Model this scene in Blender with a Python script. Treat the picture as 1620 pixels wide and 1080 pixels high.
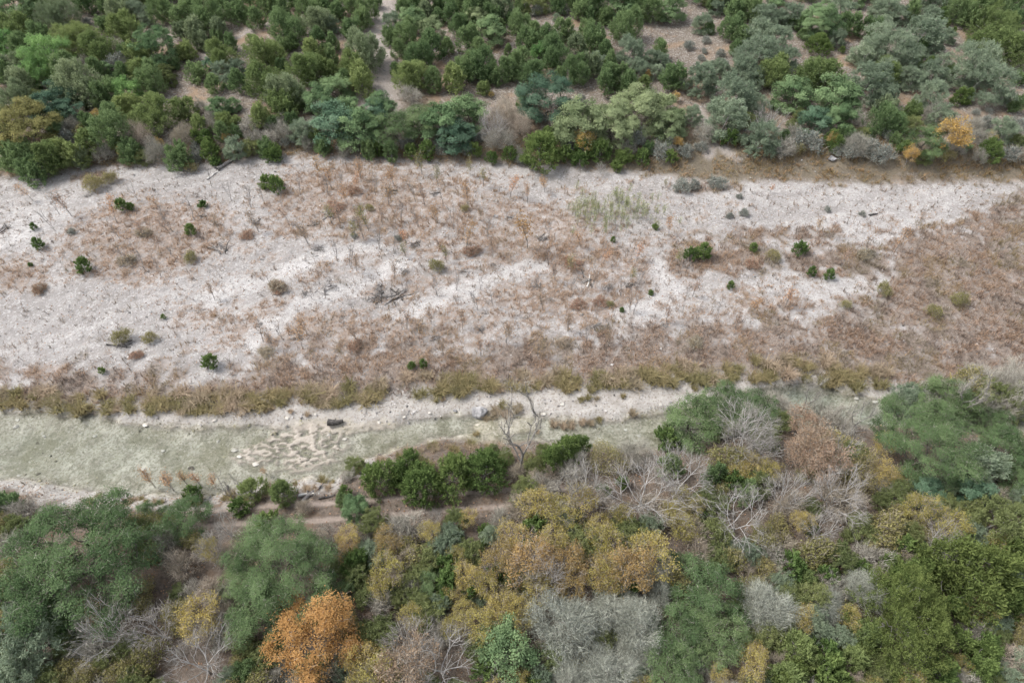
import bpy, bmesh, math, random
import numpy as np
from mathutils import Vector, Matrix

for o in list(bpy.data.objects):
    bpy.data.objects.remove(o, do_unlink=True)
scene = bpy.context.scene
COL = scene.collection

# ------------------------------------------------------------------ camera
CAM_H, TILT, FPX = 60.0, math.radians(50.0), 1080.0      # metres above the bar, degrees below the horizon, focal length in photo pixels
ST, CT = math.sin(TILT), math.cos(TILT)
cam = bpy.data.cameras.new('camera')
cam.sensor_width = 36.0
cam.lens = 36.0 * FPX / 1620.0
cam.clip_start, cam.clip_end = 1.0, 6000.0
cam_o = bpy.data.objects.new('camera', cam)
cam_o.location = (0, 0, CAM_H)
cam_o.rotation_euler = (math.pi / 2 - TILT, 0, 0)
COL.objects.link(cam_o)
scene.camera = cam_o

# ------------------------------------------------------------------ sky and sun (thin high overcast)
SUN_DIR = Vector((-0.80, 0.16, 1.15)).normalized()
world = bpy.data.worlds.new('World')
scene.world = world
world.use_nodes = True
wn, wl = world.node_tree.nodes, world.node_tree.links
wn.clear()
sky = wn.new('ShaderNodeTexSky')
sky.sky_type = 'NISHITA'
sky.sun_disc = False
sky.sun_elevation = math.asin(SUN_DIR.z)
sky.sun_rotation = math.atan2(SUN_DIR.x, SUN_DIR.y)
sky.dust_density = 3.0
hs = wn.new('ShaderNodeHueSaturation')
hs.inputs['Saturation'].default_value = 0.35
bg = wn.new('ShaderNodeBackground')
bg.inputs['Strength'].default_value = 0.15
wo = wn.new('ShaderNodeOutputWorld')
wl.new(sky.outputs[0], hs.inputs['Color'])
wl.new(hs.outputs[0], bg.inputs['Color'])
wl.new(bg.outputs[0], wo.inputs['Surface'])
sun = bpy.data.lights.new('sun', 'SUN')
sun.energy = 1.4
sun.angle = math.radians(15)
sun.color = (1.0, 0.965, 0.92)
sun_o = bpy.data.objects.new('sun', sun)
sun_o.rotation_euler = SUN_DIR.to_track_quat('Z', 'Y').to_euler()
COL.objects.link(sun_o)
scene.view_settings.view_transform = 'Standard'
scene.view_settings.look = 'None'
scene.view_settings.gamma = 1.0
scene.view_settings.exposure = 0.92
scene.view_settings.use_curve_mapping = False
scene.cycles.max_bounces = 5
scene.cycles.diffuse_bounces = 2
scene.cycles.transparent_max_bounces = 8
scene.cycles.adaptive_threshold = 0.03
scene.cycles.caustics_reflective = False
scene.cycles.caustics_refractive = False

# ------------------------------------------------------------------ noise and mapping helpers
_tab = np.random.RandomState(7).rand(256, 256)

def vnoise(x, y, s=0):
    x = np.asarray(x, float) + 17.3 * s
    y = np.asarray(y, float) - 9.7 * s
    xi, yi = np.floor(x).astype(int), np.floor(y).astype(int)
    fx, fy = x - xi, y - yi
    fx, fy = fx * fx * (3 - 2 * fx), fy * fy * (3 - 2 * fy)
    a, b = _tab[xi & 255, yi & 255], _tab[(xi + 1) & 255, yi & 255]
    c, d = _tab[xi & 255, (yi + 1) & 255], _tab[(xi + 1) & 255, (yi + 1) & 255]
    return (a * (1 - fx) + b * fx) * (1 - fy) + (c * (1 - fx) + d * fx) * fy

def fbm(x, y, s=0, n=4):
    t, a, k = 0.0, 0.5, 0.0
    for i in range(n):
        t = t + a * vnoise(x, y, s + i * 3)
        k += a
        a *= 0.5
        x, y = x * 2.03, y * 2.03
    return t / k

def sstep(a, b, v):
    t = np.clip((v - a) / (b - a), 0, 1)
    return t * t * (3 - 2 * t)

def ray(px, py):
    u, v = (px - 810.0) / FPX, (540.0 - py) / FPX
    return np.array([u, CT + v * ST, -ST + v * CT])

def P0(px, py, z=0.0):                      # photo pixel -> world point on the plane at height z
    d = ray(px, py)
    t = (CAM_H - z) / -d[2]
    return np.array([d[0] * t, d[1] * t, z])

def line(pts):                              # boundary given as photo pixels -> function y(x) in world metres
    q = np.array([P0(*p)[:2] for p in pts])
    q = q[np.argsort(q[:, 0])]
    return lambda x: np.interp(x, q[:, 0], q[:, 1])

FAR = line([(-300, 300), (0, 283), (60, 276), (150, 266), (280, 259), (360, 262), (420, 247), (540, 249), (700, 255),
            (840, 263), (980, 272), (1080, 282), (1150, 288), (1300, 291), (1500, 291), (1620, 289), (1900, 285)])
FARTREE = line([(-300, 295), (0, 276), (150, 262), (280, 255), (420, 243), (540, 243), (700, 246), (840, 250), (980, 258),
                (1080, 245), (1150, 244), (1300, 247), (1500, 262), (1620, 262), (1900, 262)])
CHF = line([(-300, 650), (0, 652), (133, 655), (190, 672), (300, 678), (370, 674), (440, 678), (500, 668), (560, 678), (640, 668),
            (740, 655), (800, 655), (860, 662), (960, 668), (1040, 655), (1100, 640), (1180, 618), (1270, 607), (1330, 618),
            (1400, 634), (1500, 640), (1620, 640), (1900, 650)])
CHN = line([(-300, 755), (0, 752), (60, 758), (150, 774), (230, 778), (330, 780), (440, 758), (533, 750), (560, 733), (627, 707),
            (700, 688), (770, 698), (860, 692), (980, 712), (1040, 708), (1120, 692), (1250, 668), (1400, 668), (1620, 684), (1900, 700)])
GRASS = line([(-300, 625), (0, 626), (100, 630), (200, 635), (300, 636), (400, 630), (480, 627), (560, 621), (640, 612), (720, 606),
              (800, 602), (900, 602), (980, 598), (1080, 590), (1180, 584), (1270, 584), (1330, 590), (1400, 600), (1620, 612), (1900, 620)])
BROWN = line([(-300, 585), (0, 596), (150, 604), (300, 604), (400, 590), (600, 562), (800, 548), (1000, 530), (1200, 516), (1350, 480),
              (1440, 440), (1510, 385), (1600, 310), (1660, 285), (1900, 250)])

BAR_ISLES = [(800, 672, 55, 13), (920, 640, 40, 10), (1090, 628, 60, 16), (760, 690, 45, 8)]   # white shoals inside the channel
LEDGES = [(480, 700, 75, 46), (395, 716, 35, 16), (570, 668, 60, 10), (500, 672, 50, 10)]

def blob(x, y, b, soft=1.0):
    c = P0(b[0], b[1]); ex = P0(b[0] + b[2], b[1]); ey = P0(b[0], b[1] - b[3])
    rx, ry = abs(ex[0] - c[0]), abs(ey[1] - c[1])
    d = np.sqrt(((x - c[0]) / rx) ** 2 + ((y - c[1]) / ry) ** 2)
    return 1 - sstep(1 - 0.55 * soft, 1 + 0.45 * soft, d)

WATER_Z = -0.30

def ground(x, y):
    x, y = np.asarray(x, float), np.asarray(y, float)
    f, cf, cn = FAR(x), CHF(x), CHN(x)
    wob = (fbm(x * 0.55, y * 0.55, 3) - 0.5) * 1.6
    yy = y + wob
    bar = 0.12 + 0.55 * sstep(cf, cf + 14, y) * (1 - 0.6 * sstep(f - 12, f, y)) + (fbm(x * 0.12, y * 0.12, 5) - 0.5) * 0.6 + (fbm(x * 0.7, y * 0.7, 6) - 0.5) * 0.16
    far = 0.5 + 1.3 * sstep(f - 0.5, f + 5, yy) + 0.045 * np.maximum(y - f, 0) + (fbm(x * 0.08, y * 0.08, 8) - 0.5) * 1.6 * sstep(f, f + 12, y)
    far = np.where(y > 170, far + (y - 170) * 0.02, far)
    near = 0.15 + 1.5 * sstep(-cn - 0.3, -cn + 4.5, -yy) + 0.7 * sstep(-cn + 4, -cn + 14, -y) + (fbm(x * 0.15, y * 0.15, 9) - 0.5) * 0.7 * sstep(-cn + 1, -cn + 7, -y)
    bed = -0.52 + (fbm(x * 0.5, y * 0.5, 11) - 0.5) * 0.22 + (fbm(x * 1.9, y * 1.9, 12) - 0.5) * 0.16
    bed = bed - 0.22 * blob(x, y, (110, 715, 190, 38)) - 1.2 * blob(x, y, (1265, 632, 75, 22)) - 0.8 * blob(x, y, (1400, 652, 60, 16))
    for b in BAR_ISLES:
        bed = bed + 0.45 * blob(x, y, b)
    for b in LEDGES:
        bed = bed + 0.34 * blob(x, y, b) * sstep(0.47, 0.53, fbm(x * 2.3 + 1.6 * y, y * 4.2, 13, 5)) + 0.06 * blob(x, y, b)
    flat = np.zeros_like(bed)
    for b in LEDGES:
        flat = np.maximum(flat, blob(x, y, b))
    bed = np.where(flat > .05, np.minimum(bed, WATER_Z + .085 + .03 * (fbm(x * 2, y * 2, 14) - .5)), bed)
    tf = sstep(f - 1.5, f + 1.5, yy)
    h = bar * (1 - tf) + far * tf
    tc = sstep(cf - 0.7, cf + 1.3, yy)
    h = bed * (1 - tc) + h * tc
    tn = sstep(cn - 1.3, cn + 0.7, yy)
    h = near * (1 - tn) + h * tn
    return h

_hx, _hy, _hs = -200.0, -20.0, 0.4
_HG = ground(*np.meshgrid(_hx + _hs * np.arange(1001), _hy + _hs * np.arange(701)))

def G(x, y):                                # quick bilinear look-up of the terrain height
    fx = min(max((x - _hx) / _hs, 0), 998.9); fy = min(max((y - _hy) / _hs, 0), 698.9)
    i, j = int(fx), int(fy); fx -= i; fy -= j
    return float((_HG[j, i] * (1 - fx) + _HG[j, i + 1] * fx) * (1 - fy) + (_HG[j + 1, i] * (1 - fx) + _HG[j + 1, i + 1] * fx) * fy)

def on_ground(px, py, dz=0.0):              # photo pixel -> point dz above the terrain
    z = 0.0
    for _ in range(14):
        p = P0(px, py, z + dz)
        z = 0.5 * z + 0.5 * G(p[0], p[1]) if _ > 3 else G(p[0], p[1])
    p = P0(px, py, z + dz)
    return np.array([p[0], p[1], z + dz])

def depth(p):
    return p[1] * CT + (CAM_H - p[2]) * ST

# ------------------------------------------------------------------ materials
def nt(name):
    m = bpy.data.materials.new(name)
    m.use_nodes = True
    n, l = m.node_tree.nodes, m.node_tree.links
    n.clear()
    return m, n, l, n.new('ShaderNodeOutputMaterial')

def mixc(n, l, fac, a, b, blend='MIX'):
    x = n.new('ShaderNodeMix')
    x.data_type = 'RGBA'
    x.blend_type = blend
    for sock, v in ((x.inputs[0], fac), (x.inputs[6], a), (x.inputs[7], b)):
        if hasattr(v, 'is_output') or hasattr(v, 'links'):
            l.new(v, sock)
        elif isinstance(v, (int, float)):
            sock.default_value = v
        else:
            sock.default_value = (*v, 1)
    return x.outputs[2]

def leaf_mat(name, lo, hi, trans=0.38, vary=0.16):
    m, n, l, out = nt(name)
    at = n.new('ShaderNodeAttribute'); at.attribute_name = 'var'
    c = mixc(n, l, at.outputs['Fac'], lo, hi)
    oi = n.new('ShaderNodeObjectInfo')
    hsv = n.new('ShaderNodeHueSaturation')
    mr = n.new('ShaderNodeMapRange'); mr.inputs[3].default_value = 1 - vary; mr.inputs[4].default_value = 1 + vary
    mh = n.new('ShaderNodeMapRange'); mh.inputs[3].default_value = 0.5 + 0.012; mh.inputs[4].default_value = 0.5 - 0.012
    l.new(oi.outputs['Random'], mr.inputs[0]); l.new(oi.outputs['Random'], mh.inputs[0])
    l.new(mr.outputs[0], hsv.inputs['Value']); l.new(mh.outputs[0], hsv.inputs['Hue'])
    l.new(c, hsv.inputs['Color'])
    d = n.new('ShaderNodeBsdfDiffuse'); t = n.new('ShaderNodeBsdfTranslucent'); mx = n.new('ShaderNodeMixShader')
    l.new(hsv.outputs[0], d.inputs['Color']); l.new(hsv.outputs[0], t.inputs['Color'])
    mx.inputs[0].default_value = trans
    l.new(d.outputs[0], mx.inputs[1]); l.new(t.outputs[0], mx.inputs[2])
    l.new(mx.outputs[0], out.inputs['Surface'])
    return m

def solid_mat(name, a, b, scale=3.0, rough=0.9, bump=0.3):
    m, n, l, out = nt(name)
    tc = n.new('ShaderNodeTexCoord')
    no = n.new('ShaderNodeTexNoise'); no.inputs['Scale'].default_value = scale; no.inputs['Detail'].default_value = 6
    l.new(tc.outputs['Object'], no.inputs['Vector'])
    r = n.new('ShaderNodeMapRange'); r.inputs[1].default_value = 0.32; r.inputs[2].default_value = 0.68
    l.new(no.outputs[0], r.inputs[0])
    c = mixc(n, l, r.outputs[0], a, b)
    p = n.new('ShaderNodeBsdfPrincipled'); p.inputs['Roughness'].default_value = rough
    p.inputs['Specular IOR Level'].default_value = 0.25
    l.new(c, p.inputs['Base Color'])
    bp = n.new('ShaderNodeBump'); bp.inputs['Strength'].default_value = bump; bp.inputs['Distance'].default_value = 0.05
    l.new(no.outputs[0], bp.inputs['Height']); l.new(bp.outputs[0], p.inputs['Normal'])
    l.new(p.outputs[0], out.inputs['Surface'])
    return m

def attr_mat(name, attr='col', trans=0.2):
    m, n, l, out = nt(name)
    at = n.new('ShaderNodeAttribute'); at.attribute_name = attr
    d = n.new('ShaderNodeBsdfDiffuse'); t = n.new('ShaderNodeBsdfTranslucent'); mx = n.new('ShaderNodeMixShader')
    mx.inputs[0].default_value = trans
    l.new(at.outputs['Color'], d.inputs['Color']); l.new(at.outputs['Color'], t.inputs['Color'])
    l.new(d.outputs[0], mx.inputs[1]); l.new(t.outputs[0], mx.inputs[2])
    l.new(mx.outputs[0], out.inputs['Surface'])
    return m

LM = {
    'jd': leaf_mat('juniper_dark_foliage', (.094, .148, .070), (.270, .365, .165)),
    'jo': leaf_mat('juniper_olive_foliage', (.108, .155, .062), (.325, .395, .160)),
    'jn': leaf_mat('juniper_deep_foliage', (.058, .092, .032), (.215, .270, .090)),
    'jg': leaf_mat('juniper_dusty_foliage', (.130, .170, .098), (.345, .405, .235)),
    'sb': leaf_mat('fresh_green_foliage', (.062, .112, .038), (.225, .305, .105)),
    'og': leaf_mat('oak_green_foliage', (.090, .155, .074), (.290, .395, .195), .24),
    'ob': leaf_mat('oak_teal_foliage', (.062, .118, .076), (.190, .285, .185), .24),
    'op': leaf_mat('oak_pale_foliage', (0.131, 0.175, 0.084), (0.420, 0.481, 0.263), .24),
    'ov': leaf_mat('oak_brownish_foliage', (0.131, 0.140, 0.061), (0.438, 0.385, 0.166), .24),
    'ol': leaf_mat('live_oak_foliage', (.062, .104, .046), (.205, .282, .130), .24),
    'lg': leaf_mat('light_green_foliage', (0.105, 0.210, 0.079), (0.333, 0.507, 0.201)),
    'gg': leaf_mat('grey_green_foliage', (.145, .195, .130), (.380, .450, .315)),
    'gs': leaf_mat('grey_shrub_foliage', (0.154, 0.175, 0.154), (0.378, 0.406, 0.364)),
    'yl': leaf_mat('yellow_foliage', (.320, .272, .082), (.610, .525, .200)),
    'yo': leaf_mat('olive_yellow_foliage', (.190, .185, .075), (.430, .390, .175)),
    'tu': leaf_mat('streamside_grass', (.170, .148, .075), (.420, .365, .195)),
    'or': leaf_mat('orange_foliage', (.310, .185, .060), (.590, .385, .155)),
    'go': leaf_mat('golden_foliage', (.265, .190, .072), (.530, .400, .180)),
    'sg': leaf_mat('seedling_leaves', (.260, .290, .130), (.480, .510, .270)),
    'wr': leaf_mat('rusty_weed_leaves', (.220, .130, .085), (.440, .290, .200)),
    'so': leaf_mat('sapling_orange_leaves', (.400, .230, .120), (.660, .430, .250)),
    'gf': leaf_mat('bright_golden_foliage', (.380, .260, .080), (.680, .490, .185)),
    'os': leaf_mat('olive_bush_foliage', (.120, .150, .062), (.330, .370, .165)),
    'tn': leaf_mat('tan_foliage', (0.264, 0.209, 0.143), (0.528, 0.440, 0.319)),
    'pk': leaf_mat('russet_foliage', (.290, .205, .145), (.500, .375, .270)),
}
BARK_DARK = solid_mat('dark_bark', (.055, .045, .038), (.16, .14, .12), 4)
BARK_PALE = solid_mat('pale_bark', (.34, .325, .31), (.57, .55, .53), 2.5)
BARK_GREY = solid_mat('grey_bark', (.17, .155, .145), (.36, .34, .32), 3)
BARK_MID = solid_mat('brown_grey_bark', (.14, .130, .118), (.30, .282, .262), 3)
TWIG_GREY = leaf_mat('grey_twigs', (.255, .240, .200), (.520, .495, .425), .1)
TWIG_TAN = leaf_mat('tan_twigs', (.280, .240, .185), (.560, .490, .395), .1)
TWIG_WHITE = leaf_mat('white_twigs', (.200, .185, .162), (.410, .385, .345), .1)
TWIG_LICHEN = leaf_mat('lichen_twigs', (.260, .270, .225), (.540, .555, .470), .1)
DRIFT = solid_mat('weathered_driftwood', (.11, .10, .095), (.33, .31, .29), 5)
DRIFT_DARK = solid_mat('dark_driftwood', (.035, .032, .03), (.13, .12, .11), 5)
DRIFT_WHITE = solid_mat('bleached_wood', (.45, .43, .40), (.68, .66, .62), 5)
ROCK_GREY = solid_mat('grey_limestone', (.14, .14, .145), (.40, .39, .385), 2.2, bump=.6)
ROCK_PALE = solid_mat('pale_limestone', (.42, .39, .34), (.66, .63, .58), 2.0, bump=.5)
ROCK_DARK = solid_mat('dark_wet_stone', (.045, .040, .032), (.20, .17, .13), 3.0, bump=.6)
GRASSM = attr_mat('grass_blades')
STONEM = attr_mat('stone_chips', trans=0.0)

# ------------------------------------------------------------------ mesh helpers
def mesh_from(name, verts, faces_flat, nper, mat, var=None, col=None, smooth=False):
    me = bpy.data.meshes.new(name)
    nv, nf = len(verts), len(faces_flat) // nper
    me.vertices.add(nv)
    me.vertices.foreach_set('co', np.asarray(verts, np.float32).ravel())
    me.loops.add(nf * nper)
    me.loops.foreach_set('vertex_index', np.asarray(faces_flat, np.int32))
    me.polygons.add(nf)
    me.polygons.foreach_set('loop_start', np.arange(0, nf * nper, nper, dtype=np.int32))
    if var is not None:
        a = me.attributes.new('var', 'FLOAT', 'POINT'); a.data.foreach_set('value', np.asarray(var, np.float32))
    if col is not None:
        a = me.attributes.new('col', 'FLOAT_COLOR', 'POINT')
        c = np.ones((nv, 4), np.float32); c[:, :3] = col
        a.data.foreach_set('color', c.ravel())
    me.materials.append(mat)
    me.update(calc_edges=True)
    if var is None:
        me.polygons.foreach_set('use_smooth', np.full(nf, smooth, bool))
    return me

def unit(v):
    return v / np.maximum(np.linalg.norm(v, axis=-1, keepdims=True), 1e-9)

def leaf_quads(pos, axis, L, W, rng, nrm=None):
    n = len(pos)
    axis = unit(axis)
    b = unit(np.cross(axis, rng.normal(size=(n, 3)) if nrm is None else nrm))
    L = np.broadcast_to(np.asarray(L, float).reshape(-1, 1), (n, 1)); W = np.broadcast_to(np.asarray(W, float).reshape(-1, 1), (n, 1))
    v = np.empty((n, 4, 3))
    v[:, 0] = pos - axis * L * .5
    v[:, 1] = pos + b * W * .5
    v[:, 2] = pos + axis * L * .5
    v[:, 3] = pos - b * W * .5
    return v.reshape(-1, 3), np.arange(n * 4)

def twig_tris(pos, axis, L, W, rng):
    n = len(pos)
    axis = unit(axis)
    b = unit(np.cross(axis, rng.normal(size=(n, 3))))
    L = np.asarray(L, float).reshape(-1, 1)
    v = np.empty((n, 3, 3))
    v[:, 0] = pos - b * W * .5
    v[:, 1] = pos + b * W * .5
    v[:, 2] = pos + axis * L
    return v.reshape(-1, 3), np.arange(n * 3)

class Skel:
    def __init__(self, trunk, cap=6000):
        self.P = np.zeros((cap, 3)); self.par = np.full(cap, -1, int); self.pl = np.zeros(cap); self.n = 0
        prev = -1
        for t in trunk:
            prev = self.add(np.array(t, float), prev)
    def add(self, p, par):
        i = self.n
        self.P[i] = p; self.par[i] = par
        self.pl[i] = 0 if par < 0 else self.pl[par] + np.linalg.norm(p - self.P[par])
        self.n += 1
        return i
    def grow(self, att, rng, seg=0.6, kp=0.35, jit=0.12, start=1):
        tips = []
        f = self.P[self.n - 1]
        for a in att[np.argsort(np.linalg.norm(att - f, axis=1))]:
            P = self.P[start:self.n]
            d = np.linalg.norm(P - a, axis=1)
            c = d + kp * self.pl[start:self.n] + 0.6 * np.maximum(P[:, 2] - a[2], 0)
            j = int(np.argmin(c)) + start
            k = max(1, int(d[j - start] / seg))
            p0 = self.P[j].copy(); prev = j
            side = rng.normal(size=3) * jit * d[j - start]
            for q in range(1, k + 1):
                t = q / k
                p = p0 * (1 - t) + a * t + side * math.sin(math.pi * t) + rng.normal(size=3) * jit * seg * (0 if q == k else 1) * .6
                prev = self.add(p, prev)
            tips.append(prev)
        return tips
    def radii(self, tip, ex=2.3, rmax=9):
        acc = np.zeros(self.n)
        haschild = np.zeros(self.n, bool)
        for i in range(self.n - 1, 0, -1):
            if not haschild[i]:
                acc[i] = tip ** ex
            p = self.par[i]
            if p >= 0:
                acc[p] += acc[i]; haschild[p] = True
        return np.minimum(acc ** (1 / ex), rmax)
    def mesh(self, name, mat, tip=0.025, ex=2.3, sides=4, rmax=9, minr=0.0):
        r = self.radii(tip, ex, rmax)
        i = np.arange(self.n); i = i[self.par[:self.n] >= 0]
        if minr > 0:
            i = i[r[i] >= minr]
        p = self.par[i]
        a, b = self.P[p], self.P[i]
        ra, rb = np.minimum(r[p], r[i] * 1.35), r[i]
        ax = unit(b - a)
        ref = np.where(np.abs(ax[:, 2:3]) < .9, np.array([[0, 0, 1.]]), np.array([[1., 0, 0]]))
        u = unit(np.cross(ax, ref)); w = np.cross(ax, u)
        m = len(i)
        ang = np.arange(sides) * 2 * math.pi / sides
        ca, sa = np.cos(ang)[None, :, None], np.sin(ang)[None, :, None]
        ring = u[:, None] * ca + w[:, None] * sa
        V = np.concatenate([a[:, None] + ring * ra[:, None, None], b[:, None] + ax[:, None] * rb[:, None, None] * .3 + ring * rb[:, None, None]], 1)
        f = []
        for s in range(sides):
            t = (s + 1) % sides
            f.append([s, t, sides + t, sides + s])
        F = (np.array(f).reshape(1, -1) + (np.arange(m) * 2 * sides)[:, None]).ravel()
        return mesh_from(name, V.reshape(-1, 3), F, 4, mat, smooth=True)

class Proto:                                 # a prototype: part meshes plus its nominal width and crown centre
    def __init__(self, W, zc, parts):
        self.parts = parts
        me = [q for q in parts if q[2]] or parts
        co = []
        for q in me:
            a = np.empty(len(q[1].vertices) * 3, np.float32); q[1].vertices.foreach_get('co', a); co.append(a.reshape(-1, 3))
        co = np.concatenate(co)
        self.W = 2 * float(np.percentile(np.hypot(co[:, 0], co[:, 1]), 95.5))
        self.zc = float(np.percentile(co[:, 2], 3) + np.percentile(co[:, 2], 98.5)) * .5

def sphere_dirs(n, rng, zmin=-1.0):
    z = rng.uniform(zmin, 1, n); t = rng.uniform(0, 2 * math.pi, n); r = np.sqrt(1 - z * z)
    return np.stack([r * np.cos(t), r * np.sin(t), z], 1)

def make_juniper(seed, W, H, plumes, per, leafL=.34, leafW=.11, top=1.7, tops=1):
    rng = np.random.RandomState(seed)
    th = rng.uniform(0, 2 * math.pi, plumes); u = rng.uniform(0.04, 1, plumes) ** 0.85
    ph = rng.uniform(0, 6.28, 4)
    lump = 1 + .13 * np.sin(2 * th + ph[0] + 3 * u) + .10 * np.sin(3 * th + ph[1]) + .08 * np.sin(5 * th + ph[2] - 5 * u)
    R = (np.clip(1 - u ** top, 0, 1)) ** .62 * lump * (0.80 + .2 * sstep(0, .3, u))
    R = R * np.where(rng.rand(plumes) < .25, rng.uniform(.5, .9, plumes), 1)
    dk = rng.choice(tops, plumes)
    ta = np.arange(tops) * 6.283 / tops + rng.uniform(0, 6.28)
    off = (0 if tops == 1 else .20 * W) * rng.uniform(.7, 1.15, tops)
    wk = .43 * W * (1 if tops == 1 else .66) * rng.uniform(.85, 1.12, tops); hk = rng.uniform(.74, 1.04, tops); hk[0] = 1
    pos = np.stack([R * wk[dk] * np.cos(th) + (off * np.cos(ta))[dk], R * wk[dk] * np.sin(th) + (off * np.sin(ta))[dk], (.05 + .88 * u) * H * hk[dk]], 1)
    out = unit(np.stack([np.cos(th) * (1 - .6 * u), np.sin(th) * (1 - .6 * u), .55 + .9 * u], 1) + rng.normal(size=(plumes, 3)) * .2)
    sk = Skel([(0, 0, -.3), (0, 0, .15 * H), (rng.normal() * .03 * W, rng.normal() * .03 * W, .45 * H)])
    sk.grow(pos[::3] * np.array([.8, .8, .9]), rng, seg=.5)
    trunk = sk.mesh('juniper_trunk', BARK_GREY, tip=.02)
    s = min(.055 * W + .10, .42)
    k = np.repeat(np.arange(plumes), per); n = len(k)
    al = rng.uniform(-.9, 1.2, n)[:, None]
    p = pos[k] + out[k] * al * s * 1.35 + rng.normal(size=(n, 3)) * s * (.58 - .34 * (al + .9) / 2.1)
    ax = out[k] + rng.normal(size=(n, 3)) * .55
    p[:, 2] = np.maximum(p[:, 2], .05)
    sc = rng.uniform(.6, 1.25, n)
    v, f = leaf_quads(p, ax, leafL * sc, leafW * sc, rng)
    cl = rng.rand(plumes)
    var = np.clip(.34 * cl[k] + .30 * rng.rand(n) + .36 * (al[:, 0] + .9) / 2.1, 0, 1)   # young tips are paler
    crown = mesh_from('juniper_crown', v, f, 4, LM['jd'], np.repeat(var, 4))
    return Proto(W, .48 * H, [('trunk', trunk, None), ('crown', crown, 'leaf')])

def make_oak(seed, W, Hc, th, nl, clumps, per, leaf=.17, style='oak', lean=0.0, tip=.02, twigs=0, skirt=0, mound=.61):
    rng = np.random.RandomState(seed)
    a = np.arange(nl) * 2.39996 + rng.uniform(0, 6.28) + rng.normal(size=nl) * .18
    ph = rng.uniform(0, 6.28, 2)
    r = np.sqrt((np.arange(nl) + .6) / nl) * .41 * W * rng.uniform(.88, 1.08, nl) * (1 + .13 * np.sin(2 * a + ph[0]) + .10 * np.sin(3 * a + ph[1]))
    cz = th + Hc * (.20 + .52 * (1 - (r / (.5 * W)) ** 2) + rng.uniform(-.11, .12, nl))
    if skirt:                                # lower ring of foliage reaching towards the ground
        cz = th + Hc * (.16 + .58 * (1 - (r / (.5 * W)) ** 2) + rng.uniform(-.12, .14, nl))
        sa_ = np.arange(skirt) * 6.283 / skirt + rng.normal(size=skirt) * .25
        a = np.concatenate([a, sa_]); r = np.concatenate([r, .36 * W * rng.uniform(.85, 1.05, skirt)]); cz = np.concatenate([cz, th + Hc * rng.uniform(.02, .16, skirt)])
        nl += skirt
    C = np.stack([r * np.cos(a), r * np.sin(a), cz], 1)
    rl = .41 * W * math.sqrt(math.pi / (nl - skirt)) * mound * rng.uniform(.78, 1.2, nl)
    k = rng.choice(nl, clumps, p=rl ** 2 / np.sum(rl ** 2))
    d = sphere_dirs(clumps, rng, -.30)
    pos = C[k] + d * rl[k][:, None] * rng.uniform(.80, 1.06, (clumps, 1)) * np.array([1, 1, .80])
    fork = np.array([rng.normal() * .05 * W, rng.normal() * .05 * W, th])
    sk = Skel([(0, 0, -.4), (0, 0, th * .5), fork])
    sk.grow(pos[rng.rand(clumps) < .8], rng, seg=.55, kp=.3, jit=.13, start=2)
    trunk = sk.mesh('tree_trunk', BARK_GREY if style != 'oak' else BARK_DARK, tip=tip)
    kk = np.repeat(np.arange(clumps), per); n = len(kk)
    cs = np.minimum(.030 * W + .13, .36) * rng.uniform(.75, 1.3, clumps)
    nrm = None
    if style == 'plume':
        along = rng.uniform(-.6, 1.3, n)[:, None]
        o = unit(d + np.array([0, 0, .45]))
        p = pos[kk] + o[kk] * along * cs[kk][:, None] * 1.1 + rng.normal(size=(n, 3)) * cs[kk][:, None] * .5
        ax = o[kk] * .7 + rng.normal(size=(n, 3)) * .6
        L, Wd = leaf * 1.7, leaf * .5
    else:
        p = pos[kk] + rng.normal(size=(n, 3)) * cs[kk][:, None] * np.array([.78, .78, .42])
        nrm = d[kk] * 1.0 + np.array([0, 0, .45]) + rng.normal(size=(n, 3)) * .40
        ax = np.cross(nrm, rng.normal(size=(n, 3)))
        L, Wd = leaf * 1.15, leaf * .8
    sc = rng.uniform(.65, 1.3, n)
    v, f = leaf_quads(p, ax, L * sc, Wd * sc, rng, nrm)
    cl = rng.rand(clumps)
    lb = rng.rand(nl)
    var = np.clip(.32 * cl[kk] + .48 * lb[k][kk] + .24 * rng.rand(n), 0, 1)
    crown = mesh_from('tree_crown', v, f, 4, LM['og'], np.repeat(var, 4))
    parts = [('trunk', trunk, None), ('crown', crown, 'leaf')]
    if twigs:
        kt = np.repeat(np.arange(clumps), twigs); n = len(kt)
        v, f = twig_tris(pos[kt] + rng.normal(size=(n, 3)) * .25, d[kt] * .6 + rng.normal(size=(n, 3)) * .6 + np.array([0, 0, .3]), rng.uniform(.4, .9, n), .022, rng)
        parts.append(('twigs', mesh_from('tree_twigs', v, f, 3, TWIG_GREY, np.repeat(rng.rand(n), 3)), 'twig'))
    return Proto(W, th + Hc * .5, parts)

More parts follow.
